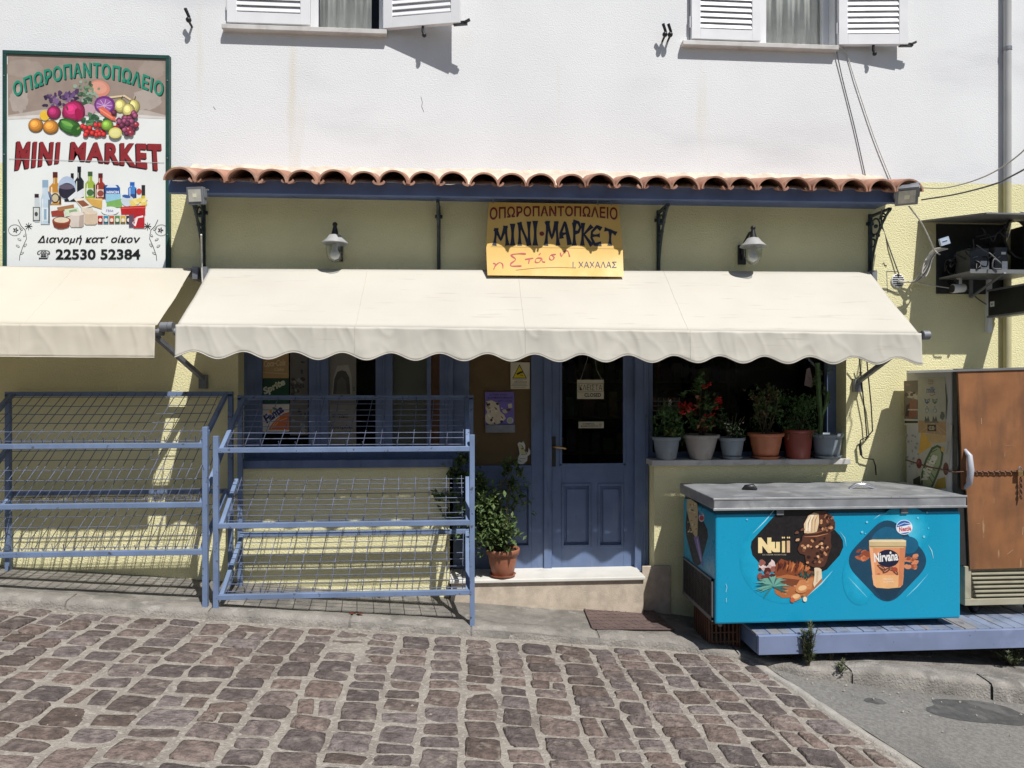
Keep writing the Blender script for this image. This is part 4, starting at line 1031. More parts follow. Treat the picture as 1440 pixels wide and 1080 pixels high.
cable([W(1334, 383, -.1), W(1345, 396, -.02), W(1362, 408, -.015), W(1375, 420, -.015), W(1387, 428, -.015)], .0045, M_CABLE, 'dark cable hanging below the equipment cabinet to the projecting sign')
# doodle on the wall
m = MB(); m.tube([W(1241, 371, -.003), W(1243, 369, -.003), W(1244, 373, -.003), W(1247, 373, -.003), W(1246, 375, -.003)], .003, 5)
tag(m.build('wire_stub', M_CABLE), 'tiny bent wire stub on the wall above the round vent', 'wire')

# ================================================================== EQUIPMENT CABINET
cx = ax(1316, 0); CZ0, CZ1 = 1.75+.90, 1.75+1.375; CP = -.50; CW = .63
EC = thing('equipment_cabinet', 'open grey metal cabinet of cables and devices on the wall above the fridge', 'cabinet', (cx+CW/2, 0, CZ0))
M_CAB = pmat('grey_cabinet_metal', (0.21, 0.215, 0.22), 0.5, 0.12, 4, bump=.05, metal=.2)
M_CABD = pmat('dark_cabinet_metal', (0.03, 0.03, 0.032), 0.6, 0.2, 8, bump=.05)
m = MB(); m.box(cx, cx+CW, -.012, -.002, CZ0-.13, CZ1-.01); m.build('back_panel', M_CABD, EC)
m = MB(); m.add([(cx-.16, -.001, CZ1+.005), (cx+CW, -.001, CZ1+.005), (cx+CW, CP-.06, CZ1-.055), (cx+.02, CP-.06, CZ1-.055)] + [(cx-.16, -.001, CZ1+.017), (cx+CW, -.001, CZ1+.017), (cx+CW, CP-.06, CZ1-.043), (cx+.02, CP-.06, CZ1-.043)],
       [(0, 1, 2, 3), (7, 6, 5, 4), (0, 4, 5, 1), (1, 5, 6, 2), (2, 6, 7, 3), (3, 7, 4, 0)]); m.build('roof', M_CAB, EC)
m = MB(); m.box(cx+.02, cx+CW, CP+.12, -.012, CZ0-.008, CZ0+.006); m.box(cx+.02, cx+CW, CP+.114, CP+.12, CZ0-.012, CZ0+.02); m.build('shelf', M_CAB, EC)
m = MB(); m.box(cx+CW-.012, cx+CW, CP+.05, -.012, CZ0+.006, CZ1-.06); m.build('side_panel', M_CABD, EC)
m = MB(); m.bar((cx+.3, -.02, CZ0-.008), (cx+.3, -.02, CZ0-.16), .03, .012); m.bar((cx+.3, -.02, CZ0-.16), (cx+.3, CP+.1, CZ0-.01), .02, .012); m.bar((cx+.50, CP+.13, CZ0), (cx+.50, CP+.13, CZ1-.06), .012)
m.build('strut', M_CAB, EC)
M_DEV = pmat('dark_grey_plastic', (0.045, 0.048, 0.055), 0.5, 0.15, 10, bump=.03)
for (px, py, Y, wd, hh, dp_, lab) in ((1384, 361, -.30, .165, .20, .17, 'dark grey device with a white label, left of the two in the cabinet'), (1419, 361, -.30, .11, .21, .17, 'tall dark device with two white labels, right of the two in the cabinet')):
    p = at(px-20, py, Y); m = MB(); T = thing('network_device', lab, 'device', (p.x+wd/2, Y+dp_/2, CZ0+.006)); z0 = CZ0+.007
    m.box(p.x, p.x+wd, Y, Y+dp_, z0, z0+hh); m.build('case', M_DEV, T, bevel=.006)
    m = MB(); m.box(p.x+wd*.55, p.x+wd*.98, Y-.002, Y-.0005, z0+.01, z0+.095)
    if wd < .15: m.box(p.x+wd*.5, p.x+wd*.85, Y-.002, Y-.0005, z0+.15, z0+.17)
    m.build('paper_label', M_PVC, T)
    m = MB(); m.bar((p.x+wd*.15, Y-.004, z0+.12), (p.x+wd*.36, Y-.004, z0+.13), .014, .006); m.build('button', M_GREY, T)
m = MB(); rk = random.Random(4)
for k in range(16):
    a = Vector((cx+.03+rk.uniform(0, .2), -.05-rk.uniform(0, .3), CZ0+rk.uniform(.02, .35))); pts = [a]
    for j in range(6): a = a+Vector((rk.uniform(-.07, .09), rk.uniform(-.06, .06), rk.uniform(-.09, .08))); a.z = min(max(a.z, CZ0+.02), CZ1-.09); a.x = min(max(a.x, cx+.02), cx+.33); a.y = min(max(a.y, -.42), -.03); pts.append(a)
    q = []
    for i in range(len(pts)-1):
        for kk in range(4):
            t = kk/4; P_ = [pts[max(i-1, 0)], pts[i], pts[i+1], pts[min(i+2, len(pts)-1)]]
            q.append(.5*((2*P_[1])+(-P_[0]+P_[2])*t+(2*P_[0]-5*P_[1]+4*P_[2]-P_[3])*t*t+(-P_[0]+3*P_[1]-3*P_[2]+P_[3])*t**3))
    m.tube(q, .006, 5, M_BLACK if k % 4 else M_CABLE)
tag(m.build('cable_tangle', M_BLACK), 'tangle of black cables inside the left end of the equipment cabinet', 'cables')
p = at(1329, 339, -.33); m = MB(); q = MB()
m.add([p+Vector((x*.95-z*.3, 0, z*.95+x*.3)) for x, z in ((-.04, -.03), (.04, -.03), (.04, .03), (-.04, .03))]+[p+Vector((x*.95-z*.3, .018, z*.95+x*.3)) for x, z in ((-.04, -.03), (.04, -.03), (.04, .03), (-.04, .03))],
      [(0, 1, 2, 3), (7, 6, 5, 4), (0, 4, 5, 1), (1, 5, 6, 2), (2, 6, 7, 3), (3, 7, 4, 0)])
bt = tag(m.build('junction_box', pmat('pale_blue_plastic', (0.42, 0.50, 0.62), .5, .06, bump=.02)), 'small pale blue tilted box among the cables in the cabinet', 'junction box')
q.bar(p+Vector((-.02, -.002, 0)), p+Vector((.02, -.002, .012)), .012, .002); q.build('paper_label', M_PVC, bt)
# big dark coil of spare cable at the right of the shelf
m = MB(); c = at(1428, 335, -.16)
for k in range(5): m.tube([c+Vector(((.15+.012*k)*math.cos(t*.42)*.8, -.02*k+.01*math.sin(t), (.15+.01*k)*math.sin(t*.42))) for t in range(16)], .011, 6)
tag(m.build('cable_coil', M_BLACK), 'thick black cable coil standing at the right in the cabinet', 'cable coil')
# security camera
p = at(1341, 406, -.14); T = thing('security_camera', 'white bullet security camera under the equipment cabinet', 'camera', p)
m = MB(); d = Vector((.93, .25, .10)); 
m.tube([p+Vector((-.012, 0, 0)), p, p+d*.11, p+d*.115], [.037, .037, .036, .03], 16); m.build('body', M_PVC, T)
m = MB(); m.tube([p+Vector((-.014, 0, -.0))-d*.003, p-d*.002], [.033, .033], 16); m.build('lens', M_BLACK, T)
m = MB(); m.tube([p+d*.08+Vector((0, 0, .03)), p+d*.08+Vector((0, 0, .10)), (p.x+.07, -.09, CZ0-.012)], .012, 8); m.box(p.x+.05, p.x+.13, -.012, 0, p.z-.02, p.z+.12); m.bar((p.x+.09, -.01, p.z+.03), p+d*.09+Vector((0, 0, .03)), .02); m.build('mount', M_PVC, T)
# projecting sign seen on its dark face
px_ = ax(1385, 0); a = atx(1385, 411, px_); b = at(1385, 445, 0)
T = thing('projecting_sign', 'black panel of a projecting wall sign below the equipment cabinet', 'sign', (px_, -.35, b.z))
m = MB(); m.box(px_, px_+.10, -.78, -.04, b.z, a.z); m.build('panel', pmat('black_sign_panel', (0.012, 0.012, 0.013), .5, .1, bump=.02), T)
m = MB()
for z in (b.z-.016, a.z): m.box(px_-.006, px_+.106, -.79, -.03, z, z+.016)
m.box(px_-.006, px_+.106, -.796, -.78, b.z, a.z); m.build('frame', M_CAB, T)
m = MB(); m.box(px_+.0, px_+.035, -.04, 0, b.z-.14, a.z+.16); m.build('wall_bracket', M_PVC, T)
m = MB(); z = (a.z+b.z)/2-.01; m.box(px_-.004, px_-.0005, -.11, -.065, z-.02, z+.025, M_PVC); m.box(px_-.006, px_-.0045, -.094, -.08, z-.004, z+.008, M_GREY); m.build('plate', M_PVC, T)

# awning crank hanging on the wall
m = MB()
m.tube([W(1208, 497, -.10), W(1210, 520, -.06), W(1217, 590, -.03), W(1219, 614, -.03), W(1210, 619, -.03), W(1209, 630, -.03)], .0055, 6)
m.tube([W(1218, 497, -.10), W(1225, 570, -.04), W(1227, 606, -.03), W(1216, 619, -.03)], .0055, 6)
m.tube([W(1209, 624, -.035), W(1211, 640, -.035)], .011, 8); m.tube([W(1211, 640, -.035), W(1214, 644, -.035), W(1228, 646, -.04), W(1231, 655, -.05), W(1232, 668, -.05)], .0055, 6)
m.tube([W(1209, 524, -.06), W(1212, 524, -.0)], .006, 6)
tag(m.build('awning_crank', M_BLACK), 'thin black awning crank rod hanging on the wall right of the shop window', 'crank rod')
# ================================================================== WIRE RACKS
def rack(x0, x1, zt_rear, zf, zr, yr2, label, fx, nx_, ny_, top_front, seed, lean=0.0):
    # zf: heights of the three front rails; zr: heights of the rear ends of the three shelves; yr2: their y
    yF, yB = -.64, -.09; q = random.Random(seed)
    T = thing('wire_rack', label, 'display rack', ((x0+x1)/2, -.37, zpave((x0+x1)/2)), 'blue wire racks for produce')
    S = .036
    m = MB()
    for x in (x0, x1):
        m.bar((x, yF, zpave(x)-.005), (x+lean, yF, top_front), S)
        m.build('post', M_RACK, T, bevel=.003); m = MB()
        m.bar((x, yB, zpave(x)-.005), (x, yB, zt_rear), S)
        m.build('post', M_RACK, T, bevel=.003); m = MB()
    for k in range(3):
        m = MB(); yb = yr2[k]
        m.bar((x0+S/2, yF-.002, zf[k]), (x1-S/2, yF-.002, zf[k]), S, S)
        if k != 1 or yb < -.3: pass
        if k == 0: m.bar((x0-S/2, yb, zr[k]), (x1+S/2, yb, zr[k]), S, S)
        if k == 2: m.bar((x0+S/2, yb-.0, zr[k]), (x1-S/2, yb, zr[k]), S, S)
        for x, o in ((x0, S*.9), (x1, -S*.9)):
            m.bar((x+o, yF+.01, zf[k]), (x+o, yb+(.0 if k != 1 else 0), zr[k]+.0), .03, .034)
        sf = m.build('shelf', M_RACK, T, bevel=.003)
        w_ = MB(); d = Vector((0, yb-yF, zr[k]-zf[k])); nn = Vector((0, -d.z, d.y)).normalized()
        if nn.z < 0: nn = -nn
        base = Vector((0, yF+.012, zf[k]+.022))
        n = nx_
        for i in range(n):
            x = x0+.07+(x1-x0-.14)*i/(n-1)+q.uniform(-.006, .006); wob = q.uniform(-.016, .016)
            a = base+Vector((x, 0, 0)); tip = q.uniform(.02, .05)
            w_.tube([a+Vector((0, -.012, tip)), a, a+d*.5+Vector((wob*.4, 0, q.uniform(-.006, .002))), a+d*.985+Vector((wob, 0, 0))], .0028, 5)
        for j in range(ny_):
            v = (j+.15)/(ny_); x_a = x0+.06; x_b = x1-.06; sg = q.uniform(-.008, .003)
            if k > 0 and q.random() < .25: x_b -= q.uniform(0, .15)
            w_.tube([base+d*v+Vector((x_a, 0, .004)), base+d*v+Vector(((x_a*2+x_b)/3, 0, .004+sg)), base+d*v+Vector(((x_a+2*x_b)/3, 0, .004+sg*.6)), base+d*v+Vector((x_b, 0, .004+q.uniform(-.004, .004)))], .0028, 5)
        w_.build('wire_mesh', M_WIRE, sf)
    return T
yF = -.64
z = lambda px, py, Y: at(px, py, Y).z
rack(at(304, 700, yF).x, at(664, 700, yF).x, z(500, 559, -.09), [z(480, p, yF) for p in (632, 737, 836)], [z(500, 559, -.09), z(330, 675, -.28), z(337, 752, -.14)], [-.09, -.28, -.14],
     'blue three shelf wire rack between the flower pot and the left rack', 0, 15, 9, z(304, 613, yF), 3)
x1 = at(289, 700, yF).x
rack(x1-1.66, x1, z(170, 554, -.09), [z(150, p, yF) for p in (627, 711, 778)], [z(170, 554, -.09), z(170, 628, -.14), z(170, 692, -.09)], [-.09, -.14, -.09],
     'blue three shelf wire rack at the left edge under the straight hemmed awning', 0, 23, 6, z(289, 600, yF), 9)

# ================================================================== PLANTS
def foliage(m, c, rad, n, L, mat, seed, flat=.5, up=.3, pts=None):
    q = random.Random(seed); c = Vector(c); rx, ry, rz = rad
    clumps = [(Vector((q.gauss(0, .55)*rx, q.gauss(0, .55)*ry, q.uniform(-.9, .95)*rz)), q.uniform(.35, .6)) for _ in range(max(5, n//60))]
    for i in range(n):
        cc, cr = q.choice(clumps); p = c+cc+Vector((q.gauss(0, .5)*rx*cr, q.gauss(0, .5)*ry*cr, q.gauss(0, .5)*rz*cr))
        d = Vector((q.uniform(-1, 1), q.uniform(-1, 1), q.uniform(-.6, 1)+up)); l = L*q.uniform(.6, 1.25)
        m.leaf(p, d, Vector((q.uniform(-.4, .4), q.uniform(-.4, .4), 1)), l, l*flat, mat)
def pot_mb(prof_r, h, rimh, base, mat, ribs=0, saucer=None, n=36):
    m = MB(); r0, r1 = prof_r; t = .006
    prof = [(.001, 0), (r0*.93, 0), (r0, .006), (r0+(r1-r0)*.55, (h-rimh)*.55), (r1*.96, h-rimh), (r1*1.06, h-rimh+.003), (r1*1.10, h-.006), (r1*1.08, h), (r1*.98, h), (r1*.95, h-.02), (r1*.93, h-.035), (.001, h-.035)]
    m.lathe(prof[:5], base, n, mat, ribs=ribs, ribd=.018 if ribs else 0); m.lathe(prof[4:10], base, n, mat)
    s = MB(); s.lathe([(r1*.95, h-.026), (r1*.6, h-.018), (.001, h-.014)], base, 20, M_SOIL)
    sc = None
    if saucer:
        sc = MB(); sc.lathe([(.001, -.012), (r0*1.0, -.012), (r0*1.22, .010), (r0*1.25, .012), (r0*1.15, .004), (.001, -.004)], base, n, mat)
    return m, s, sc
M_POTB = pmat('blue_grey_plastic_pot', (0.22, 0.26, 0.30), 0.55, 0.12, 5, bump=.03, stain=(.15, .15, .14), ss=8, st=(.52, .72), sa=.6, stretch=(1, 1, .5))
M_POTG = pmat('taupe_plastic_pot', (0.31, 0.285, 0.265), 0.6, 0.12, 5, bump=.03, stain=(.19, .17, .15), ss=8, st=(.52, .72), sa=.6, stretch=(1, 1, .5))
M_POTO = pmat('orange_plastic_pot', (0.44, 0.15, 0.07), 0.55, 0.12, 5, bump=.03, stain=(.28, .11, .06), ss=8, st=(.52, .72), sa=.6, stretch=(1, 1, .5))
M_POTR = pmat('dark_red_plastic_pot', (0.23, 0.045, 0.030), 0.45, 0.08, 5, bump=.03)
M_TERRA = pmat('terracotta_plastic_pot', (0.36, 0.135, 0.075), 0.55, 0.08, 5, bump=.04, stain=(.42, .24, .17), ss=8, st=(.52, .75), sa=.6, stain2=(.22, .09, .055), ss2=11, st2=(.58, .72), sa2=.5)
YP = .03
def potspec(xl, xr, rim, bot, mat, r0f, ribs, saucer, label):
    a, b = at(xl, rim, YP), at(xr, rim, YP); r1 = (b.x-a.x)/2/1.10; h = (a.z-ZSILL)-(.012 if saucer else 0)
    x = (a.x+b.x)/2; y = YP+(0 if r1 < .13 else .0); base = (x, y, ZSILL+(.013 if saucer else .001))
    T = thing('potted_plant', label, 'potted plant', (x, y, ZSILL), 'flower pots on the shop window sill')
    m, s, sc = pot_mb((r1*r0f, r1), h, .03, base, mat, ribs, saucer)
    po = m.build('pot', mat, T); s.build('soil', M_SOIL, po)
    if sc: sc.build('saucer', mat, T)
    return T, x, y, base[2]+h
top = lambda py: at(1040, py, YP).z
# 1 bushy with a white flower spike
T, x, y, zt = potspec(917, 957, 614, 642, M_POTB, .72, 0, False, 'leafy green plant with a white flower spike in a blue grey pot nearest the door')
m = MB(); foliage(m, (x+.0, y, zt+.09), (.12, .09, .13), 850, .045, None, 1, .35); o = m.build('foliage', M_LEAF2, T)
m = MB(); foliage(m, (x+.03, y-.06, zt+.02), (.06, .04, .03), 40, .05, None, 31, .4); m.build('foliage', pmat('lime_leaf', (.20, .24, .07), .6, .3, 30, bump=0, trans=.1), T, 'pale lime leaves at the pot rim')
m = MB(); m.tube([(x-.01, y, zt), (x-.015, y, zt+.30)], .010, 6); m.tube([(x+.02, y, zt), (x+.025, y-.02, zt+.29)], .004, 6); m.build('stem', M_LEAF, T)
m = MB(); q = random.Random(2)
for k in range(40): m.leaf((x+.025+q.uniform(-.008, .008), y-.02, zt+.20+.10*q.random()), (q.uniform(-1, 1), q.uniform(-1, 1), .6), (0, 0, 1), .018, .012)
m.build('flower', pmat('white_petal', (.6, .58, .52), .7, .1, bump=0), T)
# 2 geranium with red flowers
T, x, y, zt = potspec(960, 1011, 611, 646, M_POTG, .62, 30, False, 'tall red flowering geranium in a ribbed taupe pot')
m = MB(); q = random.Random(5)
tips = [(x-.15, y-.05, zt+.17), (x-.05, y, zt+.36), (x+.03, y-.02, zt+.25), (x+.12, y, zt+.26), (x+.05, y-.06, zt+.10), (x-.06, y-.06, zt+.12), (x+.0, y, zt+.42)]
for p in tips: m.tube([(x+q.uniform(-.03, .03), y, zt-.02), ((x+p[0])/2+q.uniform(-.02, .02), y, (zt+p[2])/2), p], .005, 5)
m.build('stem', M_TWIG, T)
m = MB()
for p in tips: foliage(m, p, (.05, .04, .07), 46, .045, None, int(p[2]*999), .75)
foliage(m, (x, y-.02, zt+.08), (.11, .07, .08), 90, .05, None, 6, .7)
m.build('foliage', M_LEAF2, T)
m = MB(); foliage(m, (x+.0, y-.07, zt+.07), (.07, .04, .06), 40, .045, None, 8, .8); foliage(m, (x-.02, y-.03, zt+.24), (.05, .03, .07), 24, .04, None, 9, .8); m.build('foliage', pmat('bronze_leaf', (.24, .10, .05), .7, .3, 30, bump=0, trans=.1), T, 'bronze tinted fading leaves')
for k, (dx, dz, r_, n) in enumerate(((-.165, .19, .05, 80), (.135, .25, .038, 50), (.055, .12, .038, 46), (.03, .40, .022, 20))):
    m = MB(); foliage(m, (x+dx, y-.06, zt+dz), (r_, r_*.7, r_), n, .028, None, 20+k, .9); m.build('flower', M_RED, T)
# 3 small leafy
T, x, y, zt = potspec(1011, 1047, 615, 643, M_POTB, .74, 0, True, 'small leafy plant in a blue grey pot between the geranium and the orange pot')
m = MB(); foliage(m, (x, y, zt+.06), (.10, .07, .09), 260, .032, None, 12, .5); foliage(m, (x-.06, y, zt+.14), (.07, .05, .05), 50, .03, None, 13, .5); m.build('foliage', M_LEAF2, T)
m = MB(); 
for k in range(8): m.tube([(x, y, zt-.02), (x+(k-4)*.02, y, zt+.09), (x+(k-4)*.035, y-.02, zt+.16+.02*(k % 3))], .0025, 4)
m.build('stem', M_TWIG, T)
m = MB(); q = random.Random(14)
for k in range(40): m.leaf((x+q.uniform(-.08, .08), y-.07+q.uniform(0, .04), zt+q.uniform(.0, .12)), (q.uniform(-1, 1), -.5, .6), (0, 0, 1), .013, .012)
m.build('flower', pmat('white_petal', (.6, .58, .52), .7), T)
# 4 dry plant
T, x, y, zt = potspec(1052, 1101, 609, 641, M_POTO, .70, 26, True, 'half dry twiggy plant in a ribbed orange pot')
m = MB(); q = random.Random(7); tips = []
for k in range(13):
    a = (x+q.uniform(-.04, .04), y, zt-.02); b = (x+q.uniform(-.11, .11), y+q.uniform(-.05, .05), zt+q.uniform(.14, .25)); c = (b[0]+q.uniform(-.05, .05), b[1], b[2]+q.uniform(.04, .16)); m.tube([a, b, c], [.004, .003, .002], 5); tips += [b, c]
m.build('stem', M_TWIG, T)
m = MB()
for p in tips: foliage(m, p, (.035, .03, .045), 16, .034, None, int(p[0]*9999), .5)
m.build('foliage', M_LEAF2, T)
m = MB()
for p in tips: foliage(m, p, (.04, .03, .05), 12, .036, None, int(p[2]*9999), .5)
m.build('foliage', M_DRY, T, 'dry brown leaves')
# 5 bushy in dark red pot
T, x, y, zt = potspec(1101, 1143, 604, 643, M_POTR, .80, 0, False, 'round bushy green plant in a tall dark red pot')
m = MB(); foliage(m, (x+.0, y-.01, zt+.12), (.17, .10, .16), 1700, .032, None, 17, .32); m.build('foliage', M_LEAF2, T)
m = MB(); 
for k in range(10): m.tube([(x, y, zt-.02), (x+(k-4.5)*.022, y, zt+.10)], .003, 4)
m.build('stem', M_TWIG, T)
# 6 tall climbing cactus
T, x, y, zt = potspec(1142, 1184, 610, 641, M_POTB, .80, 0, True, 'tall green stalk in a blue grey pot at the right end of the sill')
m = MB()
def ridged(pts, r):
    for a in range(3):
        o = Vector((math.cos(a*2.1), math.sin(a*2.1), 0))*r; m.tube([Vector(p)+o*.5 for p in pts], [r*.55]*len(pts), 6)
ridged([(x-.06, y, zt-.02), (x-.055, y, zt+.14), (x-.07, y, zt+.3), (x-.075, y+.02, zt+.60)], .022)
ridged([(x-.055, y, zt+.14), (x-.02, y-.02, zt+.24), (x-.0, y-.02, zt+.36)], .018)
m.build('stem', pmat('cactus_green', (.09, .16, .06), .6, .25, 12, bump=.1, stain=(.2, .26, .1), ss=9, st=(.55, .7)), T)
m = MB(); foliage(m, (x-.07, y, zt+.46), (.06, .05, .13), 130, .035, None, 23, .4); foliage(m, (x+.0, y-.02, zt+.31), (.03, .03, .05), 40, .03, None, 24, .6); m.build('foliage', M_LEAF, T)
# pink rag/dish behind the pots
m = MB(); a = at(1136, 545, .14); m.prism([(a.x-.01, .14, a.z+.16), (a.x+.02, .14, a.z+.17), (a.x+.045, .14, a.z+.04), (a.x+.03, .14, a.z-.0), (a.x-.03, .14, a.z+.02)], (0, .006, 0)); tag(m.build('hanging_cloth', pmat('pale_pink_cloth', (.33, .25, .26), .9, .1, bump=.1)), 'pale pink cloth hanging between the plants at the right of the sill', 'cloth')

# plant in the terracotta pot on the doorstep
Yp = -.045; a, b = at(683, 775, Yp), at(731, 775, Yp); r1 = (b.x-a.x)/2/1.10; x = (a.x+b.x)/2; zt = at(700, 771, Yp).z
T = thing('potted_plant', 'bushy green plant in a terracotta pot on the white doorstep', 'potted plant', (x, Yp, zst))
m, s, sc = pot_mb((r1*.68, r1), zt-zst-.013, .045, (x, Yp, zst+.013), M_TERRA, 0, True)
po = m.build('pot', M_TERRA, T); s.build('soil', M_SOIL, po); sc.build('saucer', M_TERRA, T)
m = MB(); q = random.Random(3)
zz = lambda py: at(700, py, Yp).z
px_x = lambda px: ax(px, Yp)
tips = []
for k in range(16):
    e = (px_x(q.uniform(668, 722)), Yp+q.uniform(-.12, .1), zz(q.uniform(670, 740))); tips.append(e)
    m.tube([(x+q.uniform(-.03, .03), Yp, zt-.03), ((x+e[0])/2, (Yp+e[1])/2, (zt+e[2])/2-.01), e], [.006, .004, .003], 5)
for e in ((px_x(640), Yp+.02, zz(655)), (px_x(630), Yp-.02, zz(705)), (px_x(666), Yp+.02, zz(655)), (px_x(722), Yp+.04, zz(658))): m.tube([(x, Yp, zt-.03), (px_x(692), Yp, zz(705)), e], [.006, .005, .003], 5)
m.build('stem', M_TWIG, T)
m = MB()
foliage(m, (px_x(691), Yp-.01, zz(722)), (.17, .12, .22), 1900, .058, None, 41, .48, .1)
foliage(m, (px_x(685), Yp-.03, zz(745)), (.15, .11, .13), 560, .055, None, 42, .48, .1)
foliage(m, (px_x(668), Yp+.02, zz(672)), (.07, .06, .12), 220, .055, None, 43, .48)
foliage(m, (px_x(719), Yp+.05, zz(672)), (.075, .05, .10), 200, .055, None, 44, .48)
foliage(m, (px_x(634), Yp-.03, zz(715)), (.17, .08, .11), 300, .055, None, 51, .46)
foliage(m, (px_x(640), Yp+.02, zz(665)), (.13, .07, .13), 330, .055, None, 52, .46)
foliage(m, (px_x(706), Yp-.08, zz(764)), (.06, .05, .05), 60, .055, None, 45, .45)
m.build('foliage', M_LEAF, T)
m = MB(); foliage(m, (px_x(710), Yp, zz(680)), (.01, .01, .01), 2, .05, None, 46, .6); m.build('foliage', M_DRY, T, 'withered brown leaf')
# ================================================================== DECK, FREEZER, FRIDGE
M_DECK = pmat('weathered_blue_deck', (0.18, 0.22, 0.31), 0.8, 0.2, 6, stain=(0.24, 0.23, 0.22), ss=9, st=(0.48, 0.62), sa=.85, stain2=(.10, .10, .12), ss2=14, st2=(.58, .7), bump=.3, bs=40, stretch=(1, .3, 1))
M_FASC = pmat('lavender_blue_board', (0.185, 0.23, 0.37), 0.6, 0.08, 4, stain=(.33, .37, .58), ss=5, st=(.55, .75), sa=.4, bump=.08, bs=30, stain2=(.12, .13, .2), ss2=30, st2=(.70, .74))
DX0 = at(1064, 890, -.95).x; DX1 = 5.6; DZ = at(1200, 888, -.95).z
DK = thing('wooden_deck', 'low blue painted plank platform carrying the freezer and the fridge', 'platform', ((DX0+DX1)/2, -.5, DZ-.3))
m = MB(); x = DX0; q = random.Random(6)
while x < DX1:
    w_ = q.uniform(.085, .105); m.box(x, x+w_-.004, -.945+q.uniform(-.004, .004), -.02, DZ-.022, DZ+q.uniform(-.003, .002)); x += w_
m.build('decking', M_DECK, DK, bevel=.003)
m = MB(); m.box(DX0, DX1, -.985, -.95, DZ-.136, DZ-.004); m.build('fascia', M_FASC, DK, bevel=.003)
m = MB(); m.box(DX0, DX0+.035, -.945, -.05, DZ-.136, DZ-.024)
m.build('fascia', M_BLUE, DK)
m = MB()
for x in (DX0+.25, DX0+1.3, DX0+2.4, DX0+3.3):
    for y in (-.45, -.12): m = MB(); m.box(x, x+.09, y-.045, y+.045, zpave(x)-.12, DZ-.024); m.build('support', M_TWIG, DK)

FY0, FY1 = -.90, -.17
fx0, fx1 = at(1006, 790, FY0).x, at(1351, 790, FY0).x
FZ0, FZ1 = at(1180, 874, FY0).z, at(1180, 714, FY0).z
FR = thing('chest_freezer', 'turquoise ice cream chest freezer with a grey metal lid', 'freezer', ((fx0+fx1)/2, (FY0+FY1)/2, FZ0-.05))
M_TEAL = pmat('turquoise_vinyl', (0.004, 0.315, 0.53), 0.32, 0.03, 2, bump=.02, bs=8, bd=.01, stain=(.01, .30, .47), ss=1.2, st=(.5, .75), sa=.5)
m = MB(); m.box(fx0, fx1, FY0, FY1, FZ0, FZ1-.035); m.build('body', M_TEAL, FR, bevel=.014)
m = MB(); m.box(fx0+.012, fx1-.012, FY0+.012, FY1-.01, FZ1-.035, FZ1-.002); m.build('gasket', pmat('dark_teal_edge', (.004, .07, .11), .5, .1, bump=0), FR)
lz = at(1180, 699, FY0-.03).z
m = MB(); m.box(fx0-.022, fx1+.022, FY0-.03, FY1+.02, FZ1, lz)
lid = m.build('lid', M_STEEL, FR, bevel=.008)
m = MB(); m.box(fx0-.026, fx1+.026, FY0-.034, FY0-.03, lz-.012, lz+.003); m.box(fx0-.026, fx1+.026, FY0-.034, FY0-.03, FZ1-.004, FZ1+.012); m.build('trim', pmat('bright_trim', (.55, .56, .58), .35, .1, metal=.6, bump=0), lid, bevel=.002)
for px in (1058, 1218):
    hp = at(px, 684, FY0+.30); hp = atx(px, 684, hp.x)
    m = MB(); c = Vector((hp.x, FY0+.36, lz))
    if px < 1100: m.tube([c+Vector((-.05, 0, .0)), c+Vector((-.03, -.01, .02)), c+Vector((.02, -.02, .024)), c+Vector((.04, -.02, .0))], [.012, .02, .024, .02], 10)
    else:
        m.tube([c+Vector((-.10, 0, .0)), c+Vector((-.05, -.01, .030)), c+Vector((.03, -.02, .030)), c+Vector((.10, -.03, .004))], [.010, .018, .018, .012], 10)
    m.build('lock' if px < 1100 else 'lid_handle', M_BLACK if px < 1100 else pmat('chrome_grey', (.5, .5, .52), .25, .1, metal=.8, bump=0), lid)
for px in (1098, 1273): m = MB(); a = at(px, 716, FY0-.02); m.box(a.x-.026, a.x+.026, FY0-.014, FY0-.002, FZ1-.045, FZ1-.004); m.build('hinge_clip', M_GREY, FR, bevel=.002)
for x, y in ((fx0+.07, FY0+.1), (fx1-.10, FY0+.1), (fx0+.07, FY1-.1), (fx1-.1, FY1-.1)):
    m = MB(); m.box(x-.025, x+.025, y-.02, y+.02, FZ0-.02, FZ0-.001); cz = max(DZ+.001, FZ0-.05) if x > DX0 else FZ0-.055
    v0 = len(m.v); m.lathe([(.001, -.012), (.02, -.012), (.022, 0), (.02, .012), (.001, .012)], (0, 0, 0), 14)
    for i in range(v0, len(m.v)): q_ = m.v[i]; m.v[i] = Vector((x+q_.z, y+q_.x, FZ0-.028+q_.y))
    m.build('castor', M_GREY, FR)
# louvre panel on the left side
gy0, gy1 = FY0+.03, FY1-.03; gz1 = at(1006, 818, FY0).z+.0; gz0 = FZ0+.02; gz1 = FZ0+.31
m = MB(); X = fx0-.006
for b in ((gy0, gy1, gz0-.01, gz0+.02), (gy0, gy1, gz1-.015, gz1), (gy0, gy0+.02, gz0, gz1), (gy1-.02, gy1, gz0, gz1)): m.box(X-.008, X+.006, *b)
g_ = m.build('grille', pmat('grey_grille_frame', (.15, .15, .16), .5, .1, bump=0), FR)
m = MB(); m.box(X-.001, X+.004, gy0+.02, gy1-.02, gz0+.02, gz1-.015)
m.build('grille_back', M_BLACK, g_)
m = MB(); zz_ = gz0+.03
while zz_ < gz1-.02: m.box(X-.007, X-.0005, gy0+.02, gy1-.02, zz_, zz_+.006); zz_ += .013
for k in range(1, 9): y = gy0+.02+(gy1-gy0-.04)*k/9; m.box(X-.0085, X-.0005, y-.004, y+.004, gz0+.02, gz1-.015)
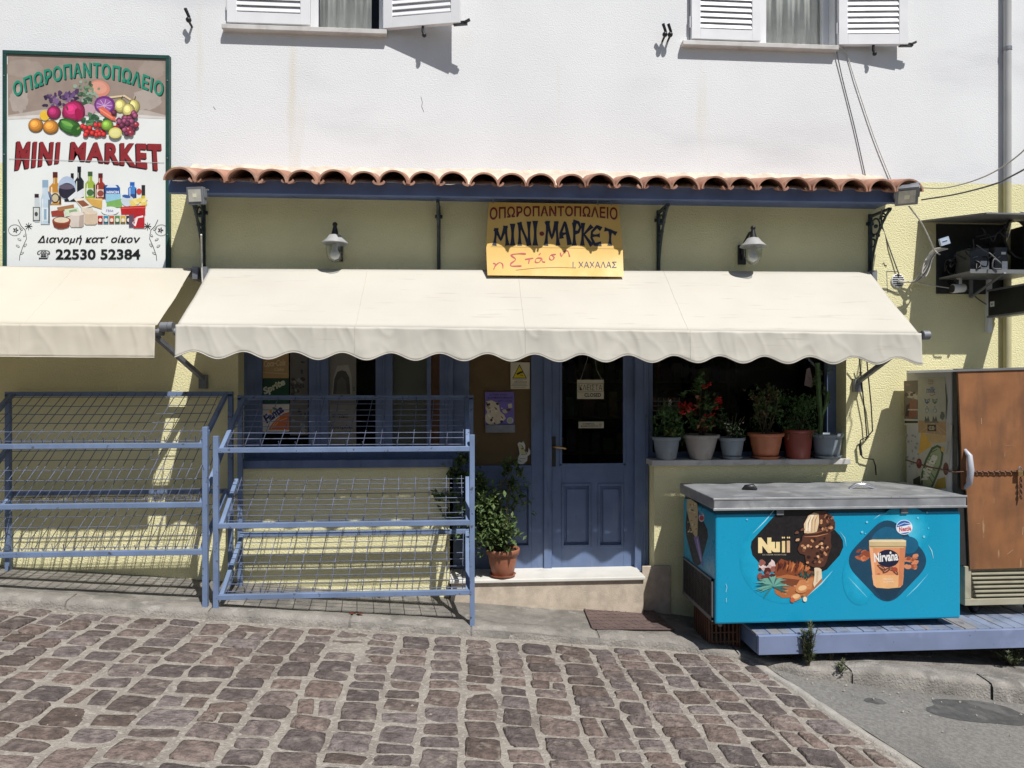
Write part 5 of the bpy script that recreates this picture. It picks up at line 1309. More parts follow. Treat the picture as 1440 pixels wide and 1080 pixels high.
m.build('louvre', pmat('dark_louvre', (.03, .03, .032), .5, .1, bump=0), g_)
# printed pictures on the front
A = Art(plane_y(FY0-.0004, .00003, 1040, 700, 4.966))
def rdia(cx, cy, rx, ry, rr_, mat, n=8):
    pts = []; V = [(cx, cy-ry), (cx+rx, cy), (cx, cy+ry), (cx-rx, cy)]
    for i in range(4):
        p0, p1, p2 = Vector(V[i-1]), Vector(V[i]), Vector(V[(i+1) % 4]); a = p1+(p0-p1)*rr_; b = p1+(p2-p1)*rr_
        for k in range(n+1): t = k/n; q_ = a*(1-t)**2+p1*2*t*(1-t)+b*t*t; pts.append((q_.x, q_.y))
    A.poly(pts, mat)
blk = ink(24, 20, 22)
for k in range(9): A.ell(330-k*2, 430, 330-k*20, 310-k*19, ink(6+3*k, 152+2*k, 190+2*k, .34), 0, 40)
for k in range(10): A.ell(1150, 225, 190-k*16, 170-k*14, ink(6+10*k, 152+5*k, 190+4*k, .34), 0, 40)
for k in range(7): A.ell(840, 560, 120-k*14, 190-k*24, ink(6+5*k, 152+3*k, 190+3*k, .34), 0, 30)
A.poly([(78, 345), (84, 305), (120, 262), (262, 105), (285, 84), (310, 76), (500, 76), (530, 80), (700, 262), (722, 300), (724, 345), (700, 400), (610, 500), (480, 560), (300, 560), (150, 470), (90, 400)], blk)
A.line([(262, 62), (180, 160), (92, 250)], [1, 7, 1], ink(170, 218, 235)); A.line([(650, 510), (570, 600), (470, 690)], [1, 8, 2], ink(170, 218, 235)); A.line([(700, 236), (735, 280), (746, 340)], [1, 5, 1], ink(150, 210, 230))
A.line([(1038, 110), (980, 118), (935, 150)], [1, 6, 1], ink(150, 210, 230)); A.line([(1318, 330), (1342, 370), (1354, 425)], [1, 7, 2], ink(170, 218, 235)); A.line([(1320, 530), (1240, 620), (1165, 692)], [1, 7, 2], ink(130, 205, 228)); A.line([(758, 552), (820, 620), (890, 694)], [1, 7, 2], ink(130, 205, 228))
A.k = 40
# logo
cr_ = ink(240, 216, 160)
A.text('N', 130, 386, 92, 108, cr_, .075, rot=0); A.text('u', 220, 382, 62, 74, cr_, .07); A.text('ı', 296, 382, 22, 80, ink(238, 210, 150), .07); A.text('ı', 330, 382, 22, 82, ink(214, 176, 140), .07)
for x_ in (300, 312, 336, 348): A.ell(x_, 278, 5, 6, ink(238, 210, 150))
A.text('ICE CREAM ADVENTURE', 160, 402, 166, 9, ink(170, 160, 150), .01)
A.k = 40
# scenery at the foot
rr = random.Random(8)
A.poly([(250, 470), (290, 425), (330, 440), (380, 452), (420, 476), (470, 474), (490, 510), (560, 520), (560, 560), (240, 560)], ink(132, 66, 36))
for k in range(26): x_ = rr.uniform(250, 480); A.poly([(x_, rr.uniform(430, 470)), (x_+rr.uniform(10, 26), rr.uniform(460, 500)), (x_-rr.uniform(4, 20), rr.uniform(500, 530))], rr.choice((ink(168, 92, 48), ink(96, 42, 26), ink(196, 120, 70), ink(70, 30, 22))))
A.poly([(230, 560), (330, 535), (470, 560), (560, 540), (580, 580), (470, 690), (300, 700), (250, 670)], ink(176, 106, 62)); A.poly([(300, 560), (440, 575), (400, 620), (280, 620)], ink(120, 64, 42)); A.poly([(420, 575), (520, 560), (500, 640), (380, 640)], ink(200, 130, 80))
for k in range(20): A.ell(rr.uniform(270, 480), rr.uniform(580, 690), rr.uniform(4, 12), rr.uniform(3, 7), rr.choice((ink(120, 70, 40), ink(206, 150, 100))), 0, 9, .3)
for k in range(12): A.ell(rr.uniform(130, 240), rr.uniform(450, 500), rr.uniform(12, 26), rr.uniform(10, 22), rr.choice((ink(206, 178, 172), ink(150, 92, 84), ink(228, 206, 200))), rr.uniform(0, 90), 12, .2)
for k in range(16): A.ell(rr.uniform(140, 230), rr.uniform(500, 570), rr.uniform(12, 24), rr.uniform(10, 24), rr.choice((ink(104, 48, 44), ink(78, 32, 30), ink(140, 82, 70))), rr.uniform(0, 90), 12, .2)
for k in range(46): A.ell(rr.gauss(470, 30), rr.gauss(535, 12), rr.uniform(4, 12), rr.uniform(3, 6), rr.choice((ink(30, 70, 66), ink(46, 100, 92), ink(20, 48, 46))), rr.uniform(0, 180), 8, .2)
for k in range(17):
    t = math.pi*(k/16)*1.25-.4; L_ = rr.uniform(80, 135); x_, y_ = 230, 615
    A.line([(x_, y_), (x_+.55*L_*math.cos(t), y_-.62*L_*math.sin(t)), (x_+L_*math.cos(t), y_-.85*L_*math.sin(t)+14)], [12, 15, 1], rr.choice((ink(74, 140, 132), ink(46, 104, 104), ink(112, 168, 152))))
A.line([(230, 615), (190, 670), (168, 704)], [14, 10, 1], ink(60, 120, 116)); A.line([(225, 620), (150, 640), (120, 650)], [12, 8, 1], ink(90, 150, 138))
for x_, y_, r_ in ((435, 636, 44), (392, 694, 38)): A.ell(x_, y_, r_, r_*.66, ink(206, 138, 86), -14, 22, .08); A.ell(x_+4, y_-6, r_*.68, r_*.4, ink(236, 192, 140), -14)
A.ell(370, 714, 16, 18, ink(196, 96, 60)); A.ell(457, 708, 14, 18, ink(240, 222, 190))
# ice cream bar
A.poly([(522, 490), (548, 484), (572, 500), (576, 560), (520, 624), (514, 600), (524, 540)], ink(226, 206, 176)); A.line([(545, 510), (540, 590)], 14, ink(206, 180, 150))
ch = ink(84, 48, 34)
A.poly([(440, 268), (470, 240), (560, 220), (640, 250), (636, 300), (642, 340), (628, 380), (606, 450), (590, 478), (560, 490), (520, 486), (480, 470), (462, 440), (456, 400), (420, 388), (404, 360), (420, 320), (436, 300)], ch)
A.poly([(452, 250), (448, 180), (480, 120), (530, 94), (590, 92), (640, 120), (668, 170), (668, 215), (630, 248), (560, 262), (500, 268)], ch)
A.poly([(452, 246), (450, 184), (480, 126), (520, 104), (552, 112), (556, 170), (540, 236), (500, 250)], ink(222, 196, 158)); A.poly([(462, 230), (468, 160), (500, 118), (530, 118), (500, 170), (494, 236)], ink(244, 228, 200))
for p_ in ([(548, 118), (528, 160), (524, 236)], [(500, 128), (480, 180), (478, 240)], [(528, 112), (506, 160), (504, 240)]): A.line(p_, [2, 6, 2], ink(166, 116, 76))
A.line([(450, 262), (540, 256), (620, 236), (664, 190)], [4, 12, 14, 4], ink(58, 30, 22)); A.line([(452, 272), (540, 268), (618, 250)], [2, 7, 2], ink(196, 130, 88)); A.line([(470, 250), (540, 244), (600, 226)], [2, 6, 2], ink(150, 96, 64))
for k in range(60):
    t = rr.random(); x_ = 440+190*rr.random(); y_ = 280+190*rr.random()
    if 450+.05*y_ < x_+.0 < 630-.25*(y_-300) or (y_ < 370 and x_ > 425): A.ell(x_, y_, rr.uniform(6, 12), rr.uniform(8, 14), rr.choice((ink(196, 138, 98), ink(222, 172, 130), ink(44, 22, 18), ink(120, 74, 52), ink(40, 20, 16))), rr.uniform(0, 180), 9, .2)
for k in range(26):
    x_, y_ = rr.uniform(566, 655), rr.uniform(115, 230); A.ell(x_, y_, rr.uniform(5, 11), rr.uniform(7, 13), rr.choice((ink(206, 154, 112), ink(44, 22, 18), ink(150, 100, 72))), rr.uniform(0, 180), 9, .2)
for x_, y_ in ((405, 294), (400, 244), (440, 222)): A.ell(x_, y_, 16, 10, ink(110, 70, 52) if y_ < 290 else ink(206, 160, 120), -20, 10, .2)
A.k = 36
# right diamond with the tub
rdia(1033, 440, 318, 332, .30, ink(20, 66, 92)); rdia(1033, 300, 150, 130, .5, ink(16, 92, 126)); A.ell(1180, 330, 70, 60, ink(16, 92, 126)); A.poly([(920, 620), (1140, 620), (1090, 690), (1040, 720), (990, 700)], ink(16, 54, 78))
pc = ink(224, 150, 104)
for k in range(16): A.ell(rr.uniform(815, 905), rr.uniform(370, 440), rr.uniform(14, 30), rr.uniform(9, 18), rr.choice((ink(178, 96, 62), ink(206, 128, 88), ink(140, 70, 46))), rr.uniform(-40, 40), 12, .2)
for k in range(18): A.ell(rr.uniform(1155, 1230), rr.uniform(405, 500), rr.uniform(14, 28), rr.uniform(9, 18), rr.choice((ink(190, 108, 72), ink(214, 138, 98), ink(150, 78, 52))), rr.uniform(-40, 40), 12, .2)
A.poly([(904, 340), (1160, 340), (1140, 606), (1120, 626), (1036, 634), (956, 628), (936, 610)], pc); A.poly([(925, 540), (1146, 540), (1140, 606), (1120, 626), (1036, 634), (956, 628), (936, 610)], ink(232, 178, 122)); A.poly([(1120, 345), (1160, 342), (1138, 610), (1108, 626)], ink(206, 130, 88)); A.poly([(908, 345), (930, 345), (955, 622), (936, 608)], ink(238, 176, 130))
A.poly([(904, 298), (930, 290), (1140, 290), (1164, 298), (1162, 340), (1140, 350), (930, 350), (906, 342)], ink(206, 182, 138)); A.line([(908, 302), (1160, 302)], 10, ink(236, 220, 180)); A.line([(908, 340), (1160, 340)], 7, ink(160, 130, 88))
A.ell(1036, 424, 78, 62, ink(24, 26, 56), 0, 30, .02); A.text('Nirvana', 942, 452, 168, 66, ink(238, 236, 232), .03, rot=5); A.ell(1054, 384, 7, 9, ink(238, 236, 232))
for x_, y_, r_ in ((1000, 500, 40), (1028, 506, -35), (990, 486, 30), (1070, 500, 10), (1084, 512, 50)): A.ell(x_, y_, 34, 13, ink(110, 62, 46), r_, 14, .1); A.line([(x_-20*math.cos(R(r_)), y_-20*math.sin(R(r_))), (x_+20*math.cos(R(r_)), y_+20*math.sin(R(r_)))], 5, ink(206, 150, 118))
A.ell(1084, 500, 20, 16, ink(168, 74, 54)); A.ell(972, 532, 10, 6, ink(190, 110, 78))
A.text('PECANS', 1006, 574, 66, 11, ink(244, 226, 204), .01); A.text('& CREAM', 1004, 592, 70, 10, ink(244, 226, 204), .01)
# small round emblem
A.ell(1150, 206, 58, 52, ink(208, 226, 236), 0, 30); A.ell(1150, 206, 53, 47, ink(44, 96, 172), 0, 30); A.poly([(1098, 206), (1200, 186), (1206, 216), (1188, 238), (1120, 248), (1102, 228)], ink(232, 236, 240)); A.text('Nestlé', 1116, 238, 84, 34, ink(190, 34, 52), .03, rot=6); A.line([(1104, 196), (1150, 176), (1198, 184)], 4, ink(220, 232, 242))
for x_, y_, r_ in ((890, 170, 8), (856, 240, 9), (1310, 104, 7), (1288, 272, 9), (1320, 212, 5), (1246, 140, 7), (52, 152, 6), (880, 250, 4)): A.ell(x_, y_, r_, r_, ink(120, 200, 226))
A.line([(-96, 600), (-88, 625), (-96, 660)], 4, ink(150, 208, 226)); A.line([(-92, 700), (-94, 730)], 4, ink(150, 208, 226))
A.build('print', FR)
# picture on the left side of the freezer
def side_f(x, y, k):
    p = atx(940+x/4.7, 670+y/4.7, fx0); return Vector((fx0-.0008-.00003*k, p.y, p.z))
A = Art(side_f)
A.poly([(128, 150), (170, 170), (258, 350), (262, 400), (212, 580), (190, 592), (160, 560), (118, 390), (114, 320)], ink(28, 30, 40))
A.poly([(122, 150), (150, 150), (190, 180), (196, 230), (192, 390), (180, 405), (160, 370), (140, 300), (122, 220)], ink(196, 178, 138))
for k in range(26): A.ell(rr.uniform(130, 186), rr.uniform(170, 380), 5, 8, rr.choice((ink(96, 64, 44), ink(224, 210, 176), ink(160, 130, 90))), rr.uniform(0, 90), 8, .2)
A.poly([(168, 400), (200, 395), (222, 520), (232, 606), (212, 560), (188, 480)], ink(120, 110, 176)); A.line([(190, 410), (218, 560)], 8, ink(180, 168, 206))
A.ell(220, 270, 19, 30, ink(206, 206, 210)); A.ell(221, 275, 15, 17, ink(176, 60, 70)); A.ell(215, 250, 14, 8, ink(90, 130, 186))
A.build('print', FR)

# crate propping the left end of the freezer
cx0 = fx0+.03; cz1 = FZ0-.001
CR = thing('plastic_crate', 'orange brown slatted crate propping up the left end of the freezer', 'crate', (cx0+.13, -.6, zpave(cx0)-.06))
m = MB(); cz0 = zpave(cx0+.12)-.05; xa_, xb_, ya_, yb_ = cx0, cx0+.24, -.68, -.34
for x in (xa_, xb_-.012):
    m.box(x, x+.012, ya_, yb_, cz0, cz0+.02); m.box(x, x+.012, ya_, yb_, cz1-.02, cz1)
    for k in range(9): y = ya_+(yb_-ya_-.012)*k/8; m.box(x+.001, x+.011, y, y+.012, cz0+.02, cz1-.02)
for y in (ya_, yb_-.012):
    m.box(xa_+.012, xb_-.012, y, y+.012, cz0, cz0+.02); m.box(xa_+.012, xb_-.012, y, y+.012, cz1-.02, cz1)
    for k in range(7): x = xa_+.02+(xb_-xa_-.05)*k/6; m.box(x, x+.012, y+.001, y+.011, cz0+.02, cz1-.02)
    for k in range(1, 4): z_ = cz0+(cz1-cz0)*k/4; m.box(xa_+.012, xb_-.012, y+.003, y+.009, z_-.005, z_+.005)
m.build('slats', pmat('orange_brown_crate', (.13, .06, .035), .7, .2, 9, bump=.1), CR)

# upright fridge
GY0, GY1 = -.72, -.10
gx0_ = at(1347, 700, GY0).x; gx1_ = gx0_+.74; GZ0 = at(1400, 851, GY0).z; GZ1 = at(1345, 519, GY0).z
UF = thing('upright_fridge', 'tall old grey drinks fridge with faded stickers beside the freezer', 'fridge', ((gx0_+gx1_)/2, (GY0+GY1)/2, DZ))
M_FRG = pmat('dirty_grey_fridge', (0.47, 0.46, 0.44), 0.55, 0.08, 3, stain=(.26, .25, .22), ss=3, st=(.5, .75), sa=.6, stretch=(1, 1, .4), bump=.06)
m = MB(); m.box(gx0_, gx1_, GY0+.07, GY1, GZ0, GZ1); m.build('cabinet', M_FRG, UF, bevel=.006)
m = MB(); m.box(gx0_+.004, gx1_, GY0+.012, GY0+.064, GZ0+.30, GZ1+.004); dd = m.build('door', pmat('black_door_edge', (.03, .03, .03), .5, .1, bump=0), UF, bevel=.004)
hz0, hz1 = at(1360, 687, GY0-.03).z, at(1360, 633, GY0-.03).z; hx = ax(1360, GY0-.03)
m = MB(); m.tube([(hx, GY0-.006+.0, hz1), (hx+.004, GY0-.05, hz1-.04), (hx+.006, GY0-.06, (hz0+hz1)/2), (hx+.004, GY0-.05, hz0+.04), (hx, GY0-.006, hz0)], [.012, .020, .024, .020, .012], 12)
m.build('handle', pmat('white_plastic_handle', (.45, .45, .50), .4, .04, bump=0), dd)
m = MB(); vz1 = at(1400, 806, GY0).z; vz0 = GZ0
M_CREAM = pmat('cream_vent_plastic', (.40, .37, .27), .5, .08, 6, bump=.05, stain=(.28, .25, .18), ss=6, st=(.55, .75))
vx0 = ax(1357, GY0)
m.box(vx0, gx1_, GY0+.03, GY0+.068, vz0, GZ0+.295); m.box(vx0, gx1_, GY0-.0, GY0+.03, vz0, vz0+.05); m.box(vx0, vx0+.05, GY0, GY0+.03, vz0+.05, GZ0+.295)
vn = m.build('vent_panel', M_CREAM, UF, bevel=.004)
m = MB()
for k in range(6):
    z_ = vz0+.066+k*.033; m.box(vx0+.05+.012*(5-k)*.6, gx1_, GY0-.004, GY0+.026, z_, z_+.014)
m.build('slat', M_CREAM, vn, bevel=.002)
for x, y in ((gx0_+.20, GY0+.1), (gx1_-.1, GY0+.1), (gx0_+.1, GY1-.1), (gx1_-.1, GY1-.1)):
    m = MB(); v0 = 0; m.lathe([(.001, -.016), (.034, -.016), (.038, 0), (.034, .016), (.001, .016)], (0, 0, 0), 18)
    m.v = [Vector((x+q_.z, y+q_.x, DZ+.04+q_.y)) for q_ in m.v]; m.box(x-.02, x+.02, y-.02, y+.02, DZ+.06, GZ0+.002); m.build('castor', M_BLACK, UF)
def side_g(x, y, k):
    p = atx(1265+x/6.17, 515+y/6.17, gx0_); return Vector((gx0_-.0008-.00003*k, p.y, p.z))
A = Art(side_g)
A.poly([(38, 128), (160, 122), (160, 470), (42, 470)], ink(104, 92, 84)); A.poly([(40, 455), (160, 462), (160, 505), (42, 510)], ink(190, 186, 172)); A.rect(44, 474, 160, 494, ink(36, 32, 32))
A.poly([(80, 215), (158, 240), (158, 290), (66, 270)], ink(176, 166, 150)); A.poly([(90, 300), (150, 290), (156, 440), (70, 450)], ink(132, 82, 64)); A.poly([(60, 340), (90, 320), (80, 440), (50, 430)], ink(60, 40, 36)); A.text('mmm', 74, 384, 84, 12, ink(220, 214, 200), .02)
for k in range(8): A.ell(rr.uniform(48, 150), rr.uniform(150, 300), rr.uniform(8, 20), rr.uniform(8, 16), rr.choice((ink(70, 54, 50), ink(140, 110, 96), ink(92, 78, 72))), 0, 10, .25)
A.poly([(160, 95), (400, 90), (405, 490), (408, 600), (165, 575)], ink(166, 164, 148)); A.poly([(165, 470), (405, 480), (408, 600), (165, 575)], ink(168, 134, 96))
for x_ in (185, 235, 300, 350, 390): A.line([(290, 490), (x_*1.3-85, 590)], 5, ink(190, 160, 124))
A.text('ΓΑΛΑ', 252, 140, 44, 28, ink(66, 66, 64), .0); A.text('super', 250, 160, 46, 14, ink(176, 80, 70), .02); A.text('milk', 236, 232, 76, 54, ink(66, 84, 128), .03); A.line([(262, 246), (285, 256), (312, 240)], 6, ink(168, 70, 66))
for cx_, c_ in ((240, ink(58, 78, 116)), (308, ink(74, 96, 82))):
    A.poly([(cx_-24, 278), (cx_-8, 290), (cx_+8, 290), (cx_+24, 276), (cx_+20, 312), (cx_, 330), (cx_-18, 312)], c_); A.ell(cx_-6, 302, 5, 6, ink(180, 184, 176)); A.ell(cx_+10, 300, 5, 6, ink(180, 184, 176)); A.line([(cx_, 345), (cx_, 360)], 10, ink(110, 116, 122)); A.ell(cx_, 384, 18, 22, ink(120, 128, 136), 0, 12, .2); A.ell(cx_, 386, 11, 13, ink(166, 170, 164))
    A.poly([(cx_-22, 480), (cx_-16, 430), (cx_, 460), (cx_+10, 428), (cx_+26, 486)], ink(74, 76, 78))
A.rect(220, 480, 340, 494, ink(110, 104, 90)); A.rect(244, 506, 320, 564, ink(44, 40, 36)); A.text('·EB·', 250, 552, 64, 32, ink(190, 176, 150), .02)
A.poly([(404, 480), (460, 510), (440, 800), (400, 1050), (160, 1050), (140, 900), (190, 575), (408, 600)], ink(176, 172, 160)); A.poly([(190, 575), (225, 585), (285, 690), (165, 765)], ink(206, 158, 62)); A.poly([(225, 585), (408, 600), (400, 660), (285, 670)], ink(190, 156, 106)); A.poly([(330, 980), (400, 960), (405, 1060), (300, 1060)], ink(150, 124, 40))
A.poly([(186, 1030), (190, 930), (225, 810), (280, 705), (330, 682), (366, 700), (384, 760), (372, 850), (330, 960), (290, 1050)], ink(62, 84, 54)); A.poly([(204, 1040), (206, 930), (240, 820), (290, 726), (330, 702), (354, 716), (366, 764), (352, 850), (310, 960), (270, 1050)], ink(150, 160, 124))
for k in range(6): A.line([(222+k*10, 900-k*30), (300+k*6, 1030-k*62)], 7, ink(62, 84, 54))
A.text('white', 236, 1010, 250, 74, ink(212, 208, 190), .05, rot=66)
A.ell(378, 720, 18, 24, ink(196, 160, 90)); A.ell(172, 844, 24, 44, ink(110, 30, 40)); A.ell(166, 830, 10, 14, ink(170, 80, 84)); A.ell(404, 890, 24, 56, ink(96, 48, 46)); A.poly([(122, 980), (180, 950), (186, 1036), (120, 1020)], ink(46, 44, 38))
for k in range(16): A.ell(rr.uniform(60, 165), rr.uniform(600, 880), rr.uniform(6, 13), rr.uniform(6, 13), ink(140, 140, 138), 0, 9, .3)
A.text('lifestyle', 424, 760, 110, 24, ink(140, 140, 126), .0, rot=80); A.line([(400, 150), (412, 300), (405, 460)], [4, 12, 3], ink(52, 48, 44)); A.ell(375, 430, 20, 34, ink(90, 92, 84), 0, 12, .2)
A.build('sticker', UF)

# plywood board over the fridge door, chain and padlock
bx = lambda px, py: at(px, py, GY0-.01)
pts = [(1347, 521), (1500, 517), (1500, 797), (1364, 801), (1359, 690), (1353, 688), (1352, 632)]
m = MB(); m.prism([bx(*p) for p in pts], (0, .018, 0))
WB = tag(m.build('wooden_board', pmat('weathered_plywood', (0.26, 0.108, 0.04), 0.75, 0.25, 3.2, stain=(.135, .062, .03), ss=5, st=(.44, .70), sa=.75, stretch=(1.5, 1, .4), stain2=(.42, .27, .15), ss2=16, st2=(.66, .73), sa2=.7, stretch2=(1.5, 1, .3), bump=.15, bs=24, bd=.006), bevel=.002), 'weathered brown plywood board covering the front of the fridge', 'board')
q = random.Random(12)
for k in range(14):                          # pale scratches and scuffs of the board
    m = MB(); p = bx(q.uniform(1365, 1500), q.uniform(540, 780)); L_ = q.uniform(.02, .09); a_ = q.choice((1.5, 1.6, .1, .6)); m.bar(p+Vector((0, -.0004, 0)), p+Vector((L_*math.cos(a_), -.0004, L_*math.sin(a_))), .0025, .0008)
    m.build('scratch', pmat('pale_scratch', (.5, .38, .26), .8, .1, bump=0), WB)
m = MB(); m.prism([at(1338, 523, GY0-.02), at(1346, 519.5, GY0-.02), at(1520, 514, GY0-.02), at(1520, 517.5, GY0-.02), at(1346, 522.5, GY0-.02)], (0, .55, 0))
tag(m.build('cover_sheet', M_CAB), 'thin grey sheet lying on top of the fridge', 'sheet')
m = MB(); x = ax(1366, GY0-.03); zc = at(1400, 663, GY0-.03).z; k = 0
while x < gx1_+.05:
    n = 12; c = Vector((x, GY0-.023, zc+.003*math.sin(x*9)))
    m.tube([c+Vector((.016*math.cos(2*math.pi*i/n), .009*math.sin(2*math.pi*i/n)*(k % 2), .009*math.sin(2*math.pi*i/n)*((k+1) % 2))) for i in range(n+1)], .0042, 5); x += .0225; k += 1
CHL = m; m = MB()
for t in range(7):                            # loose end
    n = 12; c = Vector((ax(1433, GY0-.03)+.012, GY0-.035, zc-.06-t*.022)); m.tube([c+Vector((.009*math.sin(2*math.pi*i/n)*(t % 2), .009*math.sin(2*math.pi*i/n)*((t+1) % 2), .016*math.cos(2*math.pi*i/n))) for i in range(n+1)], .0042, 5)
LE = m; m = CHL
CH = tag(m.build('chain', pmat('rusty_chain', (.17, .085, .05), .75, .3, 40, bump=.2)), 'rusty chain stretched across the plywood board of the fridge', 'chain')
m = MB(); m.tube([(gx0_-.004, GY1, zc+.02), (gx0_-.006, -.4, zc-.005), (gx0_-.012, GY0+.02, zc-.01), (ax(1350, GY0-.02), GY0-.03, zc), (ax(1366, GY0-.02), GY0-.03, zc)], .0055, 6); m.build('wire_rope', pmat('rusty_chain', (.17, .085, .05)), CH); LE.build('loose_end', pmat('rusty_chain', (.17, .085, .05)), CH)
p = Vector((ax(1433, GY0-.03), GY0-.04, zc-.005)); m = MB(); m.box(p.x-.02, p.x+.02, p.y-.008, p.y+.008, p.z-.03, p.z+.01); T = tag(m.build('padlock', pmat('brass_padlock', (.42, .28, .12), .4, .15, metal=.7, bump=0), bevel=.003), 'small brass padlock hanging on the chain', 'padlock')
m = MB(); m.tube([(p.x-.012, p.y, p.z+.01), (p.x-.012, p.y, p.z+.03), (p.x, p.y, p.z+.04), (p.x+.012, p.y, p.z+.03), (p.x+.012, p.y, p.z+.01)], .004, 6); m.build('shackle', M_GREY, T)

# ================================================================== GROUND ITEMS
def ground(px, py, dz=0.0, f=zpave):
    d = ray(px, py); t = 4.5
    for _ in range(12): t = (f((CAM+d*t).x)+dz-CAM.z)/d.z
    return CAM+d*t
cs = [ground(*p) for p in ((821, 856), (912, 856), (948, 888), (834, 887))]
m = MB(); n = (0, 0, .012); m.prism([c+Vector((0, 0, .003)) for c in cs], n)
T = tag(m.build('manhole_cover', pmat('rusty_red_iron', (.125, .085, .078), .8, .15, 9, stain=(.085, .06, .056), ss=6, st=(.5, .7), bump=.5, bs=60, bd=.006), bevel=.003), 'flat reddish iron manhole cover set in the pavement before the door', 'manhole cover')
m = MB()
for i in range(17):
    for j in range(7):
        u, v = (i+.5)/17, (j+.5)/7; p = (cs[3]*(1-u)+cs[2]*u)*(1-v)+(cs[0]*(1-u)+cs[1]*u)*v; p = p+Vector((0, 0, .0155)); a = .013 if (i+j) % 2 else -.013
        m.bar(p+Vector((-abs(a), -a, 0)), p+Vector((abs(a), a, 0)), .007, .005)
for a_, b_ in ((0, 1), (1, 2), (2, 3), (3, 0)): m.bar(cs[a_]+Vector((0, 0, .0165)), cs[b_]+Vector((0, 0, .0165)), .012, .006)
m.build('tread', pmat('rusty_red_iron', (.155, .085, .075)), T)
p = ground(1067, 917, .0, zroad); m = MB(); m.sphere((p.x, p.y, p.z+.02), .05, 6, sz=.7)
m.v = [v+Vector((nz(v.x*9, v.z*9, 2.1)*.03, nz(v.y*9, v.z*9, 2.3, 3)*.02, nz(v.x*7, v.y*9, 2, 5)*.015)) for v in m.v]
tag(m.build('loose_stone', M_STONE), 'small pale stone lying at the left foot of the blue platform', 'stone')
def weed(px, py, h, n, L, label, seed, sp):
    p = ground(px, py, -.015, lambda x: zpave(x)-LOWR(x)); q = random.Random(seed); T = thing('weed', label, 'weed', p, 'weeds at the kerb'); s = MB(); m = MB()
    for k in range(n):
        tip = p+Vector((q.uniform(-sp, sp), q.uniform(-sp, sp), h*q.uniform(.5, 1))); 
        if k == 0: tip = p+Vector((.01, 0, h))
        mid = p+(tip-p)*.5+Vector((q.uniform(-.02, .02), 0, .02)); s.tube([p, mid, tip], [.004, .003, .002], 5)
        for j in range(int(30*(tip-p).length/.2)):
            t = q.uniform(.15, 1); c = p+(tip-p)*t; a = q.uniform(0, 6.28)
            m.leaf(c, (math.cos(a), math.sin(a), .7), (0, 0, 1), L*q.uniform(.6, 1.1)*(1.15-.5*t), L*.16)
    s.build('stem', M_TWIG, T); m.build('foliage', pmat('grey_green_leaf', (.10, .13, .06), .7, .35, 30, bump=0, trans=.1), T)
weed(1137, 941, .32, 11, .06, 'upright needle leaved weed growing from the kerb before the blue platform', 3, .05)
weed(1182, 946, .08, 9, .045, 'low grassy weed to the right of the upright weed', 4, .07)
weed(1168, 932, .13, 3, .03, 'thin small weed just right of the tall one', 5, .03)
weed(1108, 930, .10, 6, .04, 'low weed between the pale stone and the tall weed', 6, .07)
weed(1424, 938, .17, 26, .05, 'spreading low weed below the right end of the platform', 7, .16)
# scraps on the pavement
for px, py, c, lab in ((530, 838, (150, 40, 34), 'small red paper scrap on the pavement under the rack'), (748, 822, (120, 70, 40), 'dry leaf lying on the pavement before the doorstep'), (500, 864, (120, 60, 40), 'dry brown leaf on the kerb before the right rack')):
    p = ground(px, py, .006); q = random.Random(px); m = MB()
    for k in range(3): m.leaf(p+Vector((q.uniform(-.02, .02), q.uniform(-.02, .02), .002)), (q.uniform(-1, 1), q.uniform(-1, 1), .1), (0, 0, 1), .06, .03)
    tag(m.build('litter', ink(*c)), lab, 'litter')

# ================================================================== POSTERS AND NOTES ON THE GLASS
def poster(name, px0, py0, px1, py1, Y, col, label, cat, th=.0015):
    a, b = at(px0, py0, Y), at(px1, py1, Y); T = thing(name, label, cat, ((a.x+b.x)/2, Y, b.z)); m = MB(); m.box(a.x, b.x, Y-th, Y, b.z, a.z); m.build('sheet', ink(*col), T); return T
S = WY+.028
def art(Y, ox, oy, sc): return Art(plane_y(Y-.0012, .00003, ox, oy, sc))
T = poster('poster', 368, 492, 406, 532, S, (170, 140, 92), 'tan cola poster at the top of the window column of drink posters', 'poster')
A = art(S, 340, 490, 6.545); A.text('Coca‑Cola', 204, 172, 200, 60, ink(206, 182, 140), .03, .3, rot=4); A.text('Coke', 300, 206, 90, 30, ink(206, 182, 140), .02, .3); A.line([(192, 220), (420, 236)], 4, ink(206, 182, 140)); A.build('print', T)
T = poster('poster', 368, 533, 406.4, 567.5, S, (12, 66, 44), 'dark green lemon soda poster between the tan and the white posters', 'poster')
A = art(S, 340, 490, 6.545); A.text('Sprite', 218, 444, 220, 84, ink(196, 200, 180), .05, .2, rot=26); A.line([(255, 382), (318, 340)], 6, ink(170, 176, 90)); A.ell(324, 330, 15, 13, ink(170, 176, 90)); A.line([(240, 470), (255, 476)], 8, ink(150, 160, 90)); A.build('print', T)
T = poster('poster', 369, 568, 407, 607, S, (206, 200, 190), 'white and orange soda poster at the foot of the poster column', 'poster')
A = art(S, 340, 490, 6.545); A.poly([(245, 748), (280, 690), (330, 640), (380, 600), (437, 584), (437, 750)], ink(196, 100, 40)); A.line([(290, 730), (340, 670), (420, 640)], 8, ink(226, 150, 90)); A.line([(270, 740), (300, 690), (350, 640)], 5, ink(236, 180, 130)); A.text('Fanta', 232, 694, 200, 80, ink(30, 40, 98), .05, .15, rot=35); A.ell(300, 552, 20, 9, ink(60, 110, 60), 20); A.ell(265, 580, 14, 18, ink(216, 150, 50)); A.build('print', T)
T = poster('poster', 408, 492, 433, 612, S, (96, 94, 88), 'grey printed poster right of the drink poster column', 'poster')
